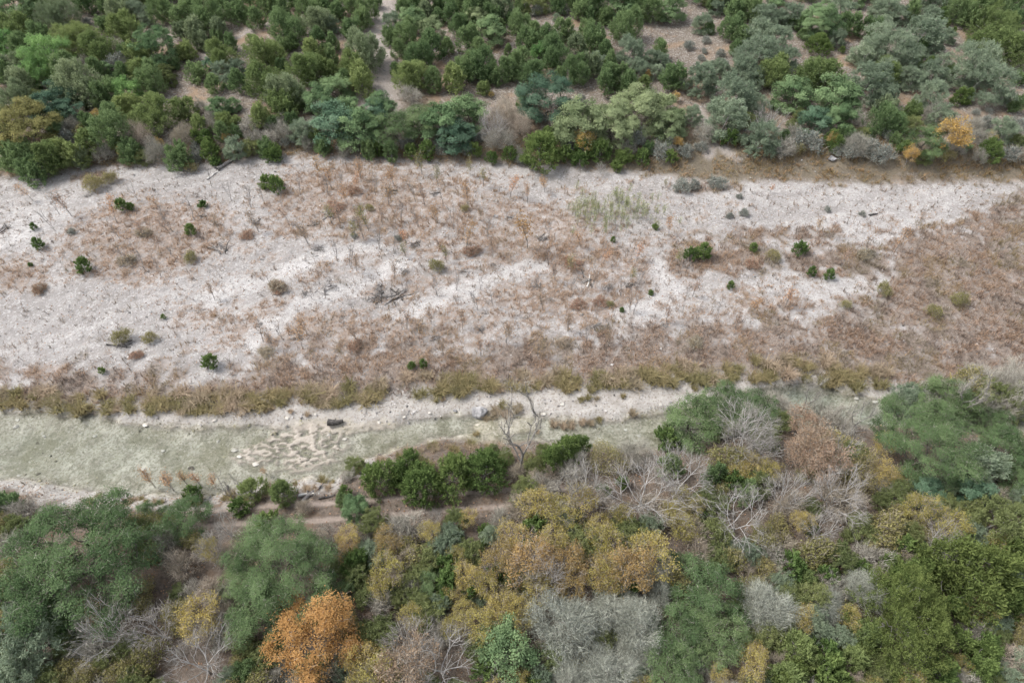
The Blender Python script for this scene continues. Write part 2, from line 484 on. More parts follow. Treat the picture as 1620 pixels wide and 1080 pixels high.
def make_sparse(seed, W, H, natt, per, leaf=.16, twigs=6, bark=None, tip=.012, th=.22, patchy=.6, jit=.08, tl=1.0, kp=.42):
    """tree with bare limbs showing and leaf tufts at the branch ends"""
    rng = np.random.RandomState(seed)
    d = sphere_dirs(natt, rng, -.3)
    rr = rng.uniform(.45, 1.0, (natt, 1)) ** .6
    ph = rng.uniform(0, 6.28, 3); ta = np.arctan2(d[:, 1], d[:, 0])
    lump = (1 + .22 * np.sin(2 * ta + ph[0]) + .18 * np.sin(3 * ta + ph[1] + 2 * d[:, 2]))[:, None]
    pos = d * rr * lump * np.array([.46 * W, .46 * W, .40 * H]) + np.array([0, 0, .58 * H])
    sk = Skel([(0, 0, -.4), (0, 0, th * H * .5), (rng.normal() * .05 * W, rng.normal() * .05 * W, th * H)])
    sk.grow(pos, rng, seg=.55, kp=kp, jit=jit, start=1)
    bk = bark or BARK_GREY
    trunk = sk.mesh('tree_trunk', bk, tip=tip)
    parts = [('trunk', trunk, None)]
    if twigs:
        k = np.repeat(np.arange(natt), twigs); n = len(k)
        o = unit(pos - np.array([0, 0, .3 * H]))
        st = pos[k] + rng.normal(size=(n, 3)) * .22 - o[k] * rng.uniform(0, .7, (n, 1))
        v, f = twig_tris(st, o[k] * .7 + rng.normal(size=(n, 3)) * .42, rng.uniform(.35, 1.0, n) * tl, .028, rng)
        parts.append(('twigs', mesh_from('tree_twigs', v, f, 3, TWIG_GREY, np.repeat(rng.rand(n), 3)), 'twig'))
    if per:
        keep = rng.rand(natt) < patchy
        pk = pos[keep]; m = len(pk)
        k = np.repeat(np.arange(m), per); n = len(k)
        p = pk[k] + rng.normal(size=(n, 3)) * np.array([.34, .34, .24]) * (.5 + W / 16)
        sc = rng.uniform(.6, 1.3, n)
        v, f = leaf_quads(p, rng.normal(size=(n, 3)), leaf * 1.2 * sc, leaf * .8 * sc, rng)
        cl = rng.rand(m)
        parts.append(('crown', mesh_from('tree_crown', v, f, 4, LM['yl'], np.repeat(np.clip(.5 * cl[k] + .6 * rng.rand(n) - .05, 0, 1), 4)), 'leaf'))
    return Proto(W, .56 * H, parts)

def make_brush(seed, W, H, stems, natt, twigs, per=0, leaf=.14, tw=.03, tl=.6):
    """many-stemmed leafless shrub: a haze of fine twigs"""
    rng = np.random.RandomState(seed)
    d = sphere_dirs(natt, rng, -.05)
    ph = rng.uniform(0, 6.28, 3); ta = np.arctan2(d[:, 1], d[:, 0])
    lump = (1 + .18 * np.sin(2 * ta + ph[0]) + .15 * np.sin(3 * ta + ph[1]))[:, None]
    pos = d * rng.uniform(.35, 1, (natt, 1)) ** .5 * lump * np.array([.42 * W, .42 * W, .62 * H]) + np.array([0, 0, .26 * H])
    sk = Skel([(0, 0, -.3), (0, 0, .05)])
    for s in range(stems):
        t = rng.uniform(0, 6.28)
        sk.add(np.array([math.cos(t) * .08 * W, math.sin(t) * .08 * W, .22 * H]), 1)
    sk.grow(pos, rng, seg=.45, kp=.5, jit=.12, start=1)
    trunk = sk.mesh('shrub_stems', BARK_GREY, tip=.012, sides=3)
    k = np.repeat(np.arange(natt), twigs); n = len(k)
    o = unit(pos - np.array([0, 0, -.1 * H]))
    st = pos[k] + rng.normal(size=(n, 3)) * .05 * W - o[k] * rng.uniform(0, .12 * W, (n, 1))
    v, f = twig_tris(st, o[k] * .8 + rng.normal(size=(n, 3)) * .45, rng.uniform(.5, 1.3, n) * tl, tw, rng)
    parts = [('stems', trunk, None), ('twigs', mesh_from('shrub_twigs', v, f, 3, TWIG_GREY, np.repeat(rng.rand(n), 3)), 'twig')]
    if per:
        k = np.repeat(np.arange(natt), per); n = len(k)
        p = pos[k] + rng.normal(size=(n, 3)) * .06 * W
        sc = rng.uniform(.6, 1.3, n)
        v, f = leaf_quads(p, rng.normal(size=(n, 3)), leaf * 1.2 * sc, leaf * .7 * sc, rng)
        parts.append(('crown', mesh_from('shrub_leaves', v, f, 4, LM['gs'], np.repeat(rng.rand(n), 4)), 'leaf'))
    return Proto(W, .48 * H, parts)

def make_sapling(seed, H, nbr, leaves, leaf=.2):
    rng = np.random.RandomState(seed)
    lean = rng.normal(size=2) * .10 * H
    ns = rng.randint(1, 4)
    sk = Skel([(0, 0, -.3)])
    att = []
    for s in range(ns):
        l2 = lean + rng.normal(size=2) * .07 * H
        prev = 0
        hh = H * rng.uniform(.7, 1)
        for t in (.25, .5, .75, 1.0):
            prev = sk.add(np.array([l2[0] * t + rng.normal() * .02 * H, l2[1] * t + rng.normal() * .02 * H, hh * t]), prev)
            if t > .3:
                for q in range(nbr):
                    a = rng.uniform(0, 6.28); b = rng.uniform(.10, .26) * H * (1.15 - t * .5)
                    base = sk.P[prev]
                    m = sk.add(base + np.array([math.cos(a) * b * .5, math.sin(a) * b * .5, b * .45]), prev)
                    e = sk.add(base + np.array([math.cos(a + .3) * b, math.sin(a + .3) * b, b * 1.0]), m)
                    att.append(sk.P[e].copy()); att.append(sk.P[m].copy())
    tr = sk.mesh('sapling_stem', BARK_GREY, tip=.011, sides=4, rmax=.022)
    parts = [('stem', tr, None)]
    att = np.array(att)
    if leaves:
        k = rng.randint(0, len(att), leaves)
        p = att[k] + rng.normal(size=(leaves, 3)) * .17
        sc = rng.uniform(.6, 1.3, leaves)
        v, f = leaf_quads(p, rng.normal(size=(leaves, 3)), leaf * sc, leaf * .75 * sc, rng)
        parts.append(('leaves', mesh_from('sapling_leaves', v, f, 4, LM['or'], np.repeat(rng.rand(leaves), 4)), 'leaf'))
    return Proto(H * .55, .5 * H, parts)

def blades(cent, n_per, hmin, hmax, spread, width, rng, droop=.6):
    """arching grass blades, two triangles each -> verts, faces, blade index"""
    n = len(cent) * n_per
    k = np.repeat(np.arange(len(cent)), n_per)
    a = rng.uniform(0, 6.28, n); h = rng.uniform(hmin, hmax, n)
    if np.ndim(spread): spread = np.asarray(spread)[k]
    rad = np.abs(rng.normal(size=n)) * spread * .45
    o = np.stack([np.cos(a), np.sin(a), np.zeros(n)], 1)
    b0 = cent[k] + o * rad[:, None]
    mid = b0 + o * (h * .28)[:, None] + np.array([0, 0, 1.]) * (h * .72)[:, None]
    tipp = b0 + o * (h * (.35 + droop * rng.rand(n)))[:, None] + np.array([0, 0, 1.]) * (h * (1.0 - .5 * droop * rng.rand(n)))[:, None]
    s = np.stack([-np.sin(a), np.cos(a), np.zeros(n)], 1) * width * .5
    V = np.stack([b0 - s, b0 + s, mid + s * .8, mid - s * .8, tipp], 1)
    F = (np.array([0, 1, 2, 0, 2, 3, 3, 2, 4])[None] + (np.arange(n) * 5)[:, None]).ravel()
    return V.reshape(-1, 3), F, k

def make_tuft(seed, W, H, n):
    rng = np.random.RandomState(seed)
    c = np.stack([rng.normal(size=9) * .2 * W, rng.normal(size=9) * .2 * W, np.full(9, -.05)], 1)
    v, f, k = blades(c, n // 9, H * .55, H, .2 * W, .05, rng, .8)
    me = mesh_from('grass_clump', v, f, 3, LM['yo'], np.repeat(np.clip(rng.rand(9)[k] * .5 + rng.rand(len(k)) * .5, 0, 1), 5))
    return Proto(W, H * .45, [('blades', me, 'leaf')])

PROTO = {
    'jun': [make_juniper(s, 4.0, h, 130, 46, .30, .10, 1.7, q) for s, h, q in ((1, 3.9, 1), (2, 4.3, 2), (3, 3.4, 3), (4, 3.9, 2), (5, 3.6, 4))] + [make_juniper(s, 7.0, 5.4, 330, 48, .28, .095, 1.7, q) for s, q in ((11, 3), (12, 4))] + [make_juniper(13, 12.0, 7.6, 600, 100, .19, .070, 1.7, 6)],
    'bush': [make_juniper(s, 2.0, h, 46, 36, .24, .10, 2.2) for s, h in ((21, 1.9), (22, 2.2), (23, 1.6))] + [make_juniper(s, 4.6, 3.7, 160, 50, .28, .10, 2.0, q) for s, q in ((24, 2), (25, 3), (26, 1))],
    'round': [make_juniper(s, 4.0, h, 150, 48, .26, .09, 2.0) for s, h in ((6, 3.7), (7, 3.9))],
    'oak': [make_oak(s, 6.0, 5.0, .5, 12, 230, 60, .16, skirt=8) for s in (31, 32, 33, 37)] + [make_oak(s, 10.0, 7.0, .8, 19, 480, 62, .16, skirt=12) for s in (34, 35)],
    'live': [make_oak(s, 7.0, 4.8, 1.4, 10, 250, 74, .112, twigs=2, skirt=5, mound=.62) for s in (38, 39)] + [make_oak(s, 14.0, 6.6, 2.4, 24, 860, 76, .108, twigs=2, skirt=8, mound=.56) for s in (36, 40)],
    'plume': [make_oak(s, 6.0, 5.0, .4, 12, 220, 56, .18, 'plume', skirt=8) for s in (41, 42, 43)] + [make_oak(s, 10.5, 7.0, .7, 20, 500, 60, .16, 'plume', skirt=12) for s in (44, 45)],
    'sparse': [make_sparse(s, 4.5, 5.0, 120, 40, .13, twigs=8, patchy=.66) for s in (51, 52, 57)] + [make_sparse(s, 8.0, 7.6, 270, 42, .14, twigs=8, patchy=.66) for s in (53, 54)],
    'full': [make_sparse(s, 4.0, 4.8, 120, 52, .14, twigs=10, patchy=.72) for s in (55, 58)] + [make_sparse(56, 9.0, 8.4, 300, 64, .13, twigs=14, patchy=.66)],
    'bare': [make_sparse(s, 5.0, 5.4, 90, 0, twigs=10, tip=.0145, tl=1.0, jit=.055, kp=.9) for s in (61, 62)] + [make_sparse(s, 9.5, 8.2, 190, 0, twigs=10, tip=.0165, tl=1.2, jit=.06, kp=q) for s, q in ((63, .9), (64, .66), (65, .76))],
    'tallbare': [make_sparse(s, 5.5, 12.5, 40, 0, twigs=16, tip=.036, tl=1.5, jit=.05, kp=.8) for s in (66, 67)],
    'brush': [make_brush(s, 3.2, 2.6, 5, 90, 20) for s in (71, 72, 73)] + [make_brush(s, 6.0, 4.4, 6, 200, 26, tl=.8) for s in (74, 75)],
    'shrub': [make_brush(s, 2.4, 1.6, 5, 70, 8, 16) for s in (81, 82, 83)],
    'lichen': [make_brush(s, 7.0, 5.6, 5, 340, 34, 6, .12, tw=.03, tl=.75) for s in (91, 92)],
    'sapl': [make_sapling(s, 2.6, 4, 330, .12) for s in (101, 102, 103, 104)],
    'stick': [make_sapling(s, 2.8, 3, 0) for s in (111, 112, 113, 114)],
    'seedling': [make_sapling(s, 1.3, 3, 130, .09) for s in (121, 122, 123)],
    'tuft': [make_tuft(s, 1.3, .95, 200) for s in (131, 132, 133)],
}

# kind: object name, what it looks like, category, shape, leaf material, twig material, bark material, height factor
K = {
    'jd': ('juniper_tree', 'dark green juniper', 'tree', 'jun', LM['jd'], None, None, 1.0),
    'jo': ('juniper_tree', 'olive tipped juniper', 'tree', 'jun', LM['jo'], None, None, .92),
    'jn': ('juniper_tree', 'deep green juniper', 'tree', 'jun', LM['jn'], None, None, .95),
    'jr': ('juniper_tree', 'round juniper', 'tree', 'round', LM['jo'], None, None, 1.0),
    'jg': ('juniper_tree', 'dusty grey green juniper', 'tree', 'jun', LM['jg'], None, None, .95),
    'sb': ('green_bush', 'fresh green bush', 'bush', 'bush', LM['sb'], None, None, 1.0),
    'og': ('oak_tree', 'lumpy green oak', 'tree', 'oak', LM['og'], None, None, 1.05),
    'ob': ('oak_tree', 'dark teal oak', 'tree', 'oak', LM['ob'], None, None, 1.0),
    'op': ('oak_tree', 'pale green oak', 'tree', 'oak', LM['op'], None, None, 1.0),
    'ov': ('oak_tree', 'brownish olive oak', 'tree', 'oak', LM['ov'], None, None, 1.0),
    'ol': ('live_oak_tree', 'grey green live oak', 'tree', 'live', LM['ol'], None, None, .80),
    'lg': ('leafy_tree', 'light green leafy tree', 'tree', 'plume', LM['lg'], None, None, 1.0),
    'gg': ('elm_tree', 'soft grey green tree', 'tree', 'plume', LM['gg'], None, None, .95),
    'gs': ('grey_shrub', 'blue grey shrub', 'shrub', 'shrub', LM['gs'], TWIG_GREY, None, 1.0),
    'yl': ('yellow_tree', 'yellow leaved tree', 'tree', 'sparse', LM['yl'], TWIG_TAN, None, 1.0),
    'yo': ('olive_shrub', 'olive yellow shrub', 'shrub', 'brushy', LM['yo'], TWIG_TAN, None, 1.0),
    'or': ('orange_tree', 'orange leaved tree', 'tree', 'live', LM['or'], TWIG_TAN, None, 1.0),
    'go': ('golden_tree', 'golden leaved tree', 'tree', 'sparse', LM['go'], TWIG_TAN, None, 1.0),
    'gf': ('golden_tree', 'golden orange tree', 'tree', 'full', LM['gf'], TWIG_TAN, None, 1.0),
    'os': ('olive_bush', 'olive leafy bush', 'bush', 'plume', LM['os'], None, None, .9),
    'pk': ('russet_tree', 'russet leaved tree', 'tree', 'sparse', LM['pk'], TWIG_TAN, None, 1.0),
    'br': ('bare_tree', 'leafless white limbed tree', 'tree', 'bare', None, TWIG_WHITE, BARK_PALE, 1.0),
    'bd': ('bare_tree', 'leafless dark limbed tree', 'tree', 'tallbare', None, TWIG_GREY, BARK_MID, 1.0),
    'bs': ('twiggy_shrub', 'leafless grey shrub', 'shrub', 'brush', None, TWIG_GREY, None, 1.0),
    'bt': ('twiggy_shrub', 'leafless tan shrub', 'shrub', 'brush', None, TWIG_TAN, None, 1.0),
    'gl': ('lichen_tree', 'silvery lichen tree', 'tree', 'lichen', LM['gs'], TWIG_LICHEN, None, 1.0),
    'so': ('sapling', 'orange leaved sapling', 'sapling', 'sapl', LM['so'], None, None, 1.0),
    'sr': ('sapling', 'russet leaved sapling', 'sapling', 'sapl', LM['pk'], None, None, 1.0),
    'sx': ('sapling', 'leafless grey sapling', 'sapling', 'stick', None, None, None, 1.0),
    'sy': ('sapling', 'yellowish sapling', 'sapling', 'sapl', LM['yo'], None, None, 1.0),
    'sg': ('green_seedling', 'thin pale green seedling', 'seedling', 'seedling', LM['sg'], None, None, 1.0),
    'wr': ('dry_weed', 'rusty dry weed', 'weeds', 'shrub', LM['wr'], TWIG_TAN, None, .9),
    'wt': ('dry_weed', 'grey tan dry weed', 'weeds', 'shrub', LM['tn'], TWIG_GREY, None, .9),
    'tu': ('grass_clump', 'yellow green grass clump', 'grass clump', 'tuft', LM['tu'], None, None, 1.0),
    'tb': ('grass_clump', 'brown dry grass clump', 'grass clump', 'tuft', LM['tn'], None, None, 1.0),
}
PROTO['brushy'] = [make_brush(s, 3.2, 2.6, 5, 90, 6, 22) for s in (141, 142)] + [make_brush(s, 6.0, 4.2, 6, 200, 7, 24) for s in (143,)]

THINGS = []                                   # everything that gets a label at the end
rnd = random.Random(5)

def set_mat(o, m):
    o.material_slots[0].link = 'OBJECT'
    o.material_slots[0].material = m

def thing(name, cat, loc, rz=0.0, scale=(1, 1, 1), rot=None):
    o = bpy.data.objects.new(name, None)
    o.empty_display_size = .2
    o.location = loc
    o.rotation_euler = rot or (0, 0, rz)
    o.scale = scale
    o['category'] = cat
    COL.objects.link(o)
    return o

def part(name, me, parent, mat=None):
    o = bpy.data.objects.new(name, me)
    COL.objects.link(o)
    o.parent = parent
    if mat:
        set_mat(o, mat)
    return o

def plant(kind, cx, cy, w, hf=1.0, label=None, group=None, rz=None, base=False):
    """place a plant so that its crown (or its foot, base=True) is seen at photo pixel cx,cy with a width of w pixels"""
    name, desc, cat, shape, leafm, twigm, barkm, hk = K[kind]
    p = on_ground(cx, cy)
    ww = w * depth(p) / FPX
    protos = PROTO[shape]
    cand = sorted(protos, key=lambda q: abs(math.log(q.W / max(ww, .2))) + rnd.random() * .38)
    pr = cand[0]
    s = ww / pr.W
    sz = s * hk * hf
    for _ in range(3):
        p = on_ground(cx, cy, 0 if base else pr.zc * sz)
        s = w * depth(p) / FPX / pr.W
        sz = s * hk * hf
    z = G(p[0], p[1])
    sx, sy = s * rnd.uniform(.90, 1.10), s * rnd.uniform(.84, 1.10)
    root = thing(name, cat, (p[0], p[1], z), rnd.uniform(0, 6.28) if rz is None else rz, (sx, sy, sz))
    for nm, me, role in pr.parts:
        o = part(nm, me, root, leafm if role == 'leaf' else twigm if role == 'twig' else barkm)
        if role:
            o['kind'] = 'stuff'                # leaves, twigs and blades too small to pick apart
    THINGS.append(dict(o=root, desc=desc, x=cx, y=cy, pw=w, w=s * pr.W, kind=kind, label=label, group=group))
    return root

# ------------------------------------------------------------------ ground sheet
def axis_pts(spans, lo, hi, grow=1.35):
    v = [spans[0][0]]
    for a, b, st in spans:
        n = int(round((b - a) / st))
        v += list(a + (b - a) * np.arange(1, n + 1) / n)
    st = spans[-1][2]
    while v[-1] < hi:
        st *= grow
        v.append(v[-1] + st)
    st = spans[0][2]
    pre = [v[0]]
    while pre[-1] > lo:
        st *= grow
        pre.append(pre[-1] - st)
    return np.array(pre[:0:-1] + v)

gx = axis_pts([(-76, 76, .24)], -2500, 2500)
gy = axis_pts([(8, 27, .42), (27, 46, .16), (46, 100, .30), (100, 165, .7)], -1500, 4000)
X, Y = np.meshgrid(gx, gy)
Z = ground(X, Y)
NX, NY = len(gx), len(gy)
TRACK = np.array([on_ground(*p)[:2] for p in [(250, 822), (340, 818), (430, 812), (520, 808), (620, 801), (720, 793), (820, 786), (900, 784)]])
STONY = np.array([on_ground(*p)[:2] for p in [(608, -30), (604, 20), (598, 60), (604, 110), (604, 150), (590, 185)]])
PATHS = [np.array([on_ground(*p)[:2] for p in q]) for q in ([(1100, 165), (1125, 200), (1133, 225), (1120, 245)], [(1133, 225), (1150, 240), (1168, 252)],
         [(395, 45), (420, 40), (440, 20), (455, 0)], [(320, 90), (350, 70), (395, 50)])]
GULLY = [np.array([P0(*p)[:2] for p in q]) for q in ([(400, 545), (470, 490), (560, 460), (640, 420)], [(330, 480), (420, 450), (500, 410), (600, 400)],
         [(0, 395), (50, 370), (90, 345)], [(640, 500), (720, 470), (790, 440), (860, 420)], [(930, 560), (1000, 500), (1060, 460), (1040, 420)])]

def poly_dist(x, y, pl):
    d = np.full(np.shape(x), 1e9); sgn = np.zeros(np.shape(x))
    for a, b in zip(pl[:-1], pl[1:]):
        e = b - a; L2 = e @ e
        t = np.clip(((x - a[0]) * e[0] + (y - a[1]) * e[1]) / L2, 0, 1)
        dx, dy = x - a[0] - t * e[0], y - a[1] - t * e[1]
        dd = np.hypot(dx, dy)
        s = (e[0] * dy - e[1] * dx) / math.sqrt(L2)
        sgn = np.where(dd < d, s, sgn)
        d = np.minimum(d, dd)
    return d, sgn

LITTER = [(240, 380, 120, 62, 1.0), (25, 440, 60, 26, .7), (560, 300, 150, 42, .75), (640, 345, 200, 70, .6), (850, 385, 120, 60, .75),
          (520, 330, 120, 60, .55), (880, 470, 200, 60, .55), (500, 525, 170, 34, .7), (720, 515, 130, 40, .5), (320, 500, 60, 20, .5),
          (650, 460, 120, 40, .45), (1000, 440, 120, 60, .45), (1180, 480, 60, 24, .45), (80, 590, 50, 12, .7)]
TAN = [(1525, 455, 125, 95, 1.0), (1150, 410, 120, 32, .65), (1330, 420, 130, 30, .7), (1230, 375, 130, 14, .6), (930, 410, 120, 24, .5), (150, 285, 36, 12, .8),
       (1120, 300, 60, 10, .7)]

def covers(x, y):
    f, cf, cn, gr, br, ft = FAR(x), CHF(x), CHN(x), GRASS(x), BROWN(x), FARTREE(x)
    n1 = fbm(x * .9, y * .9, 21); n3 = fbm(x * 2.6, y * 2.6, 27, 3); n2 = fbm(x * .25, y * .25, 22)
    ca, sa = math.cos(.34), math.sin(.34)
    u, v = x * ca + y * sa, -x * sa + y * ca
    streak = fbm(u * .07, v * .42, 23, 5); fine = fbm(u * .35, v * 1.6, 24, 4)
    bar = sstep(-1, 1, f - y + (n1 - .5) * 2.6) * sstep(-.8, .8, y - gr + (n1 - .5) * 2)
    lit = np.zeros_like(x)
    lit = .34 * blob(x, y, (740, 420, 430, 150), 1.6)
    for b in LITTER:
        lit = np.maximum(lit, b[4] * blob(x, y, b, 1.5))
    lit = np.clip(sstep(.43, .67, .28 * streak + .22 * fine + .20 * n1 + .30 * n3 + .42 * (lit - .26)), 0, 1) * bar * (.35 + .65 * sstep(.36, .58, n3)) * .92
    tan = np.zeros_like(x)
    for b in TAN:
        tan = np.maximum(tan, b[4] * blob(x, y, b, 1.5))
    band = sstep(-2.5, 2.0, br - y + (n1 - .5) * 9 + (n2 - .5) * 6) * sstep(-1.0, .5, y - gr + 1)
    tan = np.clip(np.maximum(sstep(.40, .62, .5 * tan + .5 * n1 * .9 + .06), 0) * (tan > .02) + band * sstep(.30, .52, .5 * n1 + .5 * n3 + .08), 0, 1) * sstep(-1, 1, f - y + 1)
    strip = sstep(-1, 1, y - f + (n1 - .5) * 4) * sstep(-1.5, 1.5, ft - y + 2 + (n1 - .5) * 4)
    bed = sstep(-.6, .6, cf + .3 - y + (n1 - .5) * 1.4) * sstep(-.6, .6, y - cn + .3 + (n1 - .5) * 1.4)
    near = sstep(-.8, 1.2, cn - y + (n1 - .5) * 2.4)
    shore = sstep(-.4, .8, y - cf + .4) * sstep(-.4, .8, gr - y + .2 + (n1 - .5) * 1.5)
    shore = np.maximum(shore, sstep(-.6, .4, cn + .3 - y) * sstep(-.8, .8, y - cn + 2.4 + (n1 - .5) * 4) * sstep(-4, 0, -15 - x))
    d, s = poly_dist(x, y, TRACK)
    rut = (1 - sstep(.12, .38, np.abs(np.abs(s) - .85) + (fbm(x * 1.5, y * 1.5, 30) - .5) * .3)) * (d < 2)
    d2, _ = poly_dist(x, y, STONY)
    path = .9 * (1 - sstep(1.2, 4.6, d2 + (n1 - .5) * 3.5))
    for q in PATHS:
        d3, _ = poly_dist(x, y, q)
        path = np.maximum(path, .85 * (1 - sstep(.3, 1.1, d3 + (n1 - .5) * 1.0)))
    gul = np.zeros_like(x)
    for q in GULLY:
        d4, _ = poly_dist(x, y, q)
        gul = np.maximum(gul, 1 - sstep(.5, 2.2, d4 + (n1 - .5) * 2.5))
    lit = lit * (1 - .85 * gul)
    ledge = np.zeros_like(x)
    for b in LEDGES:
        ledge = np.maximum(ledge, blob(x, y, b))
    tone = np.clip(sstep(.34, .66, .5 * streak + .3 * fine + .2 * n3) * .75 + .6 * gul, 0, 1)
    return bar, lit, tan, strip, bed, near, shore, rut, path, ledge, tone

(bar, lit, tan, strip, bed, near, shore, rut, path, ledge, tone) = covers(X, Y)
Z = Z - .07 * rut + .05 * lit
gv = np.stack([X, Y, Z], -1).reshape(-1, 3)
ii = (np.arange(NY - 1)[:, None] * NX + np.arange(NX - 1)[None]).ravel()
gf = np.stack([ii, ii + 1, ii + NX + 1, ii + NX], 1).ravel()

def noise_node(n, l, vec, scale, detail=5, rough=.6):
    q = n.new('ShaderNodeTexNoise')
    q.inputs['Scale'].default_value = scale; q.inputs['Detail'].default_value = detail; q.inputs['Roughness'].default_value = rough
    l.new(vec, q.inputs['Vector'])
    return q.outputs[0]

def remap(n, l, v, a, b, c=0., d=1.):
    r = n.new('ShaderNodeMapRange'); r.inputs[1].default_value = a; r.inputs[2].default_value = b; r.inputs[3].default_value = c; r.inputs[4].default_value = d
    l.new(v, r.inputs[0])
    return r.outputs[0]

def ground_material():
    m, n, l, out = nt('valley_ground')
    geo = n.new('ShaderNodeNewGeometry'); pos = geo.outputs['Position']
    def att(name):
        a = n.new('ShaderNodeAttribute'); a.attribute_name = name
        sp = n.new('ShaderNodeSeparateColor'); l.new(a.outputs['Color'], sp.inputs[0])
        return sp.outputs
    c1, c2, c3 = att('cover_a'), att('cover_b'), att('cover_c')
    nbig, nmid, nfin, nmic = (noise_node(n, l, pos, s) for s in (.18, .9, 4.0, 11.0))
    vor = n.new('ShaderNodeTexVoronoi'); vor.inputs['Scale'].default_value = 5.0; l.new(pos, vor.inputs['Vector'])
    spv = n.new('ShaderNodeSeparateColor'); l.new(vor.outputs['Color'], spv.inputs[0])
    def two(a, b, f):
        return mixc(n, l, f, a, b)
    mid01, fin01, mic01, big01 = remap(n, l, nmid, .3, .7), remap(n, l, nfin, .3, .7), remap(n, l, nmic, .3, .7), remap(n, l, nbig, .35, .65)
    soil = two((.142, .120, .098), (.250, .213, .176), fin01)
    soil = two(soil, (.30, .272, .245), remap(n, l, spv.outputs[0], .72, .78))
    soil = two(soil, (.29, .205, .135), remap(n, l, nbig, .50, .62, 0, .8))
    forest = two((.095, .078, .064), (.21, .172, .142), fin01)
    forest = two(forest, (.19, .135, .095), remap(n, l, nmid, .5, .62, 0, .6))
    litter = two((.19, .143, .110), (.36, .288, .236), fin01)
    litter = two(litter, (.42, .375, .345), remap(n, l, nmid, .52, .66, 0, .7))
    litter = two(litter, (.15, .10, .075), remap(n, l, nmic, .52, .62, 0, .8))
    tanc = two((.15, .120, .098), (.29, .235, .195), fin01)
    tanc = two(tanc, (.36, .33, .305), remap(n, l, nmid, .54, .66, 0, .5))
    tanc = two(tanc, (.40, .375, .355), remap(n, l, nmic, .55, .63, 0, .7))
    strc = two((.13, .115, .088), (.22, .18, .13), fin01)
    at2 = n.new('ShaderNodeAttribute'); at2.attribute_name = 'tone'
    gravel = mixc(n, l, at2.outputs['Fac'], two((.265, .248, .236), (.370, .350, .335), mid01), two((.41, .392, .378), (.57, .553, .538), mid01))
    gravel = two(gravel, (.25, .222, .203), remap(n, l, nfin, .52, .64, 0, .7))
    gravel = two(gravel, (.19, .172, .152), remap(n, l, nmic, .54, .62, 0, .7))
    gravel = two(gravel, (.56, .545, .53), remap(n, l, spv.outputs[1], .88, .93, 0, .45))
    bedc = two((.29, .268, .212), (.60, .565, .485), remap(n, l, nmid, .36, .64))
    bedc = two(bedc, (.16, .155, .105), remap(n, l, nfin, .48, .60, 0, .6))
    nm2 = noise_node(n, l, pos, .42, 6, .62)
    bedc = two(bedc, (.165, .160, .098), remap(n, l, nm2, .47, .60, 0, .55))
    alg = n.new('ShaderNodeMath'); alg.operation = 'MULTIPLY'
    l.new(remap(n, l, nbig, .46, .62, 0, 1), alg.inputs[0]); l.new(remap(n, l, nmid, .42, .58, 0, .55), alg.inputs[1])
    bedc = two(bedc, (.17, .158, .088), alg.outputs[0])
    bedc = two(bedc, (.50, .47, .41), remap(n, l, spv.outputs[2], .90, .94, 0, .5))
    ledg = two((.38, .335, .285), (.50, .455, .395), fin01)
    shor = two((.32, .295, .265), (.48, .455, .425), mid01)
    shor = two(shor, (.24, .205, .17), remap(n, l, nfin, .54, .62, 0, .8))
    trk = two((.25, .205, .172), (.36, .302, .262), fin01)
    col = soil
    for f, c in ((c1[0], gravel), (c1[1], litter), (c2[0], strc), (c1[2], tanc), (c2[2], forest), (c3[0], shor), (c2[1], bedc), (c3[1], trk), (c3[2], ledg)):
        col = mixc(n, l, f, col, c)
    ap = n.new('ShaderNodeAttribute'); ap.attribute_name = 'path'
    stony = two((.27, .238, .212), (.41, .37, .335), fin01)
    col = mixc(n, l, ap.outputs['Fac'], col, stony)
    sz = n.new('ShaderNodeSeparateXYZ'); l.new(pos, sz.inputs[0])
    wet = n.new('ShaderNodeMath'); wet.operation = 'MULTIPLY'      # wet margin at the waterline
    l.new(remap(n, l, sz.outputs[2], WATER_Z + .09, WATER_Z + .03), wet.inputs[0]); l.new(remap(n, l, sz.outputs[2], WATER_Z - .16, WATER_Z - .02), wet.inputs[1])
    col = mixc(n, l, remap(n, l, wet.outputs[0], 0, 1, 0, .38), col, (.16, .14, .115))
    p = n.new('ShaderNodeBsdfPrincipled'); p.inputs['Roughness'].default_value = .95; p.inputs['Specular IOR Level'].default_value = .1
    l.new(col, p.inputs['Base Color'])
    b1 = n.new('ShaderNodeBump'); b1.inputs['Strength'].default_value = .8; b1.inputs['Distance'].default_value = .12
    add = n.new('ShaderNodeMath'); add.operation = 'ADD'
    l.new(nfin, add.inputs[0]); l.new(nmic, add.inputs[1])
    l.new(add.outputs[0], b1.inputs['Height']); l.new(b1.outputs[0], p.inputs['Normal'])
    l.new(p.outputs[0], out.inputs['Surface'])
    return m

gme = mesh_from('ground', gv, gf, 4, ground_material(), smooth=True)
def put_attr(name, r, g, b):
    a = gme.attributes.new(name, 'FLOAT_COLOR', 'POINT')
    a.data.foreach_set('color', np.stack([r.ravel(), g.ravel(), b.ravel(), np.ones(r.size)], 1).astype(np.float32).ravel())
put_attr('cover_a', bar, lit, tan)
put_attr('cover_b', strip, bed, near)
put_attr('cover_c', shore, rut, ledge * bed * (Z > WATER_Z - .05))
a = gme.attributes.new('tone', 'FLOAT', 'POINT'); a.data.foreach_set('value', tone.astype(np.float32).ravel())
a = gme.attributes.new('path', 'FLOAT', 'POINT'); a.data.foreach_set('value', path.astype(np.float32).ravel())
ground_o = bpy.data.objects.new('ground', gme)
ground_o['kind'] = 'structure'
ground_o['label'] = 'valley floor with white gravel bar between two wooded banks'
COL.objects.link(ground_o)

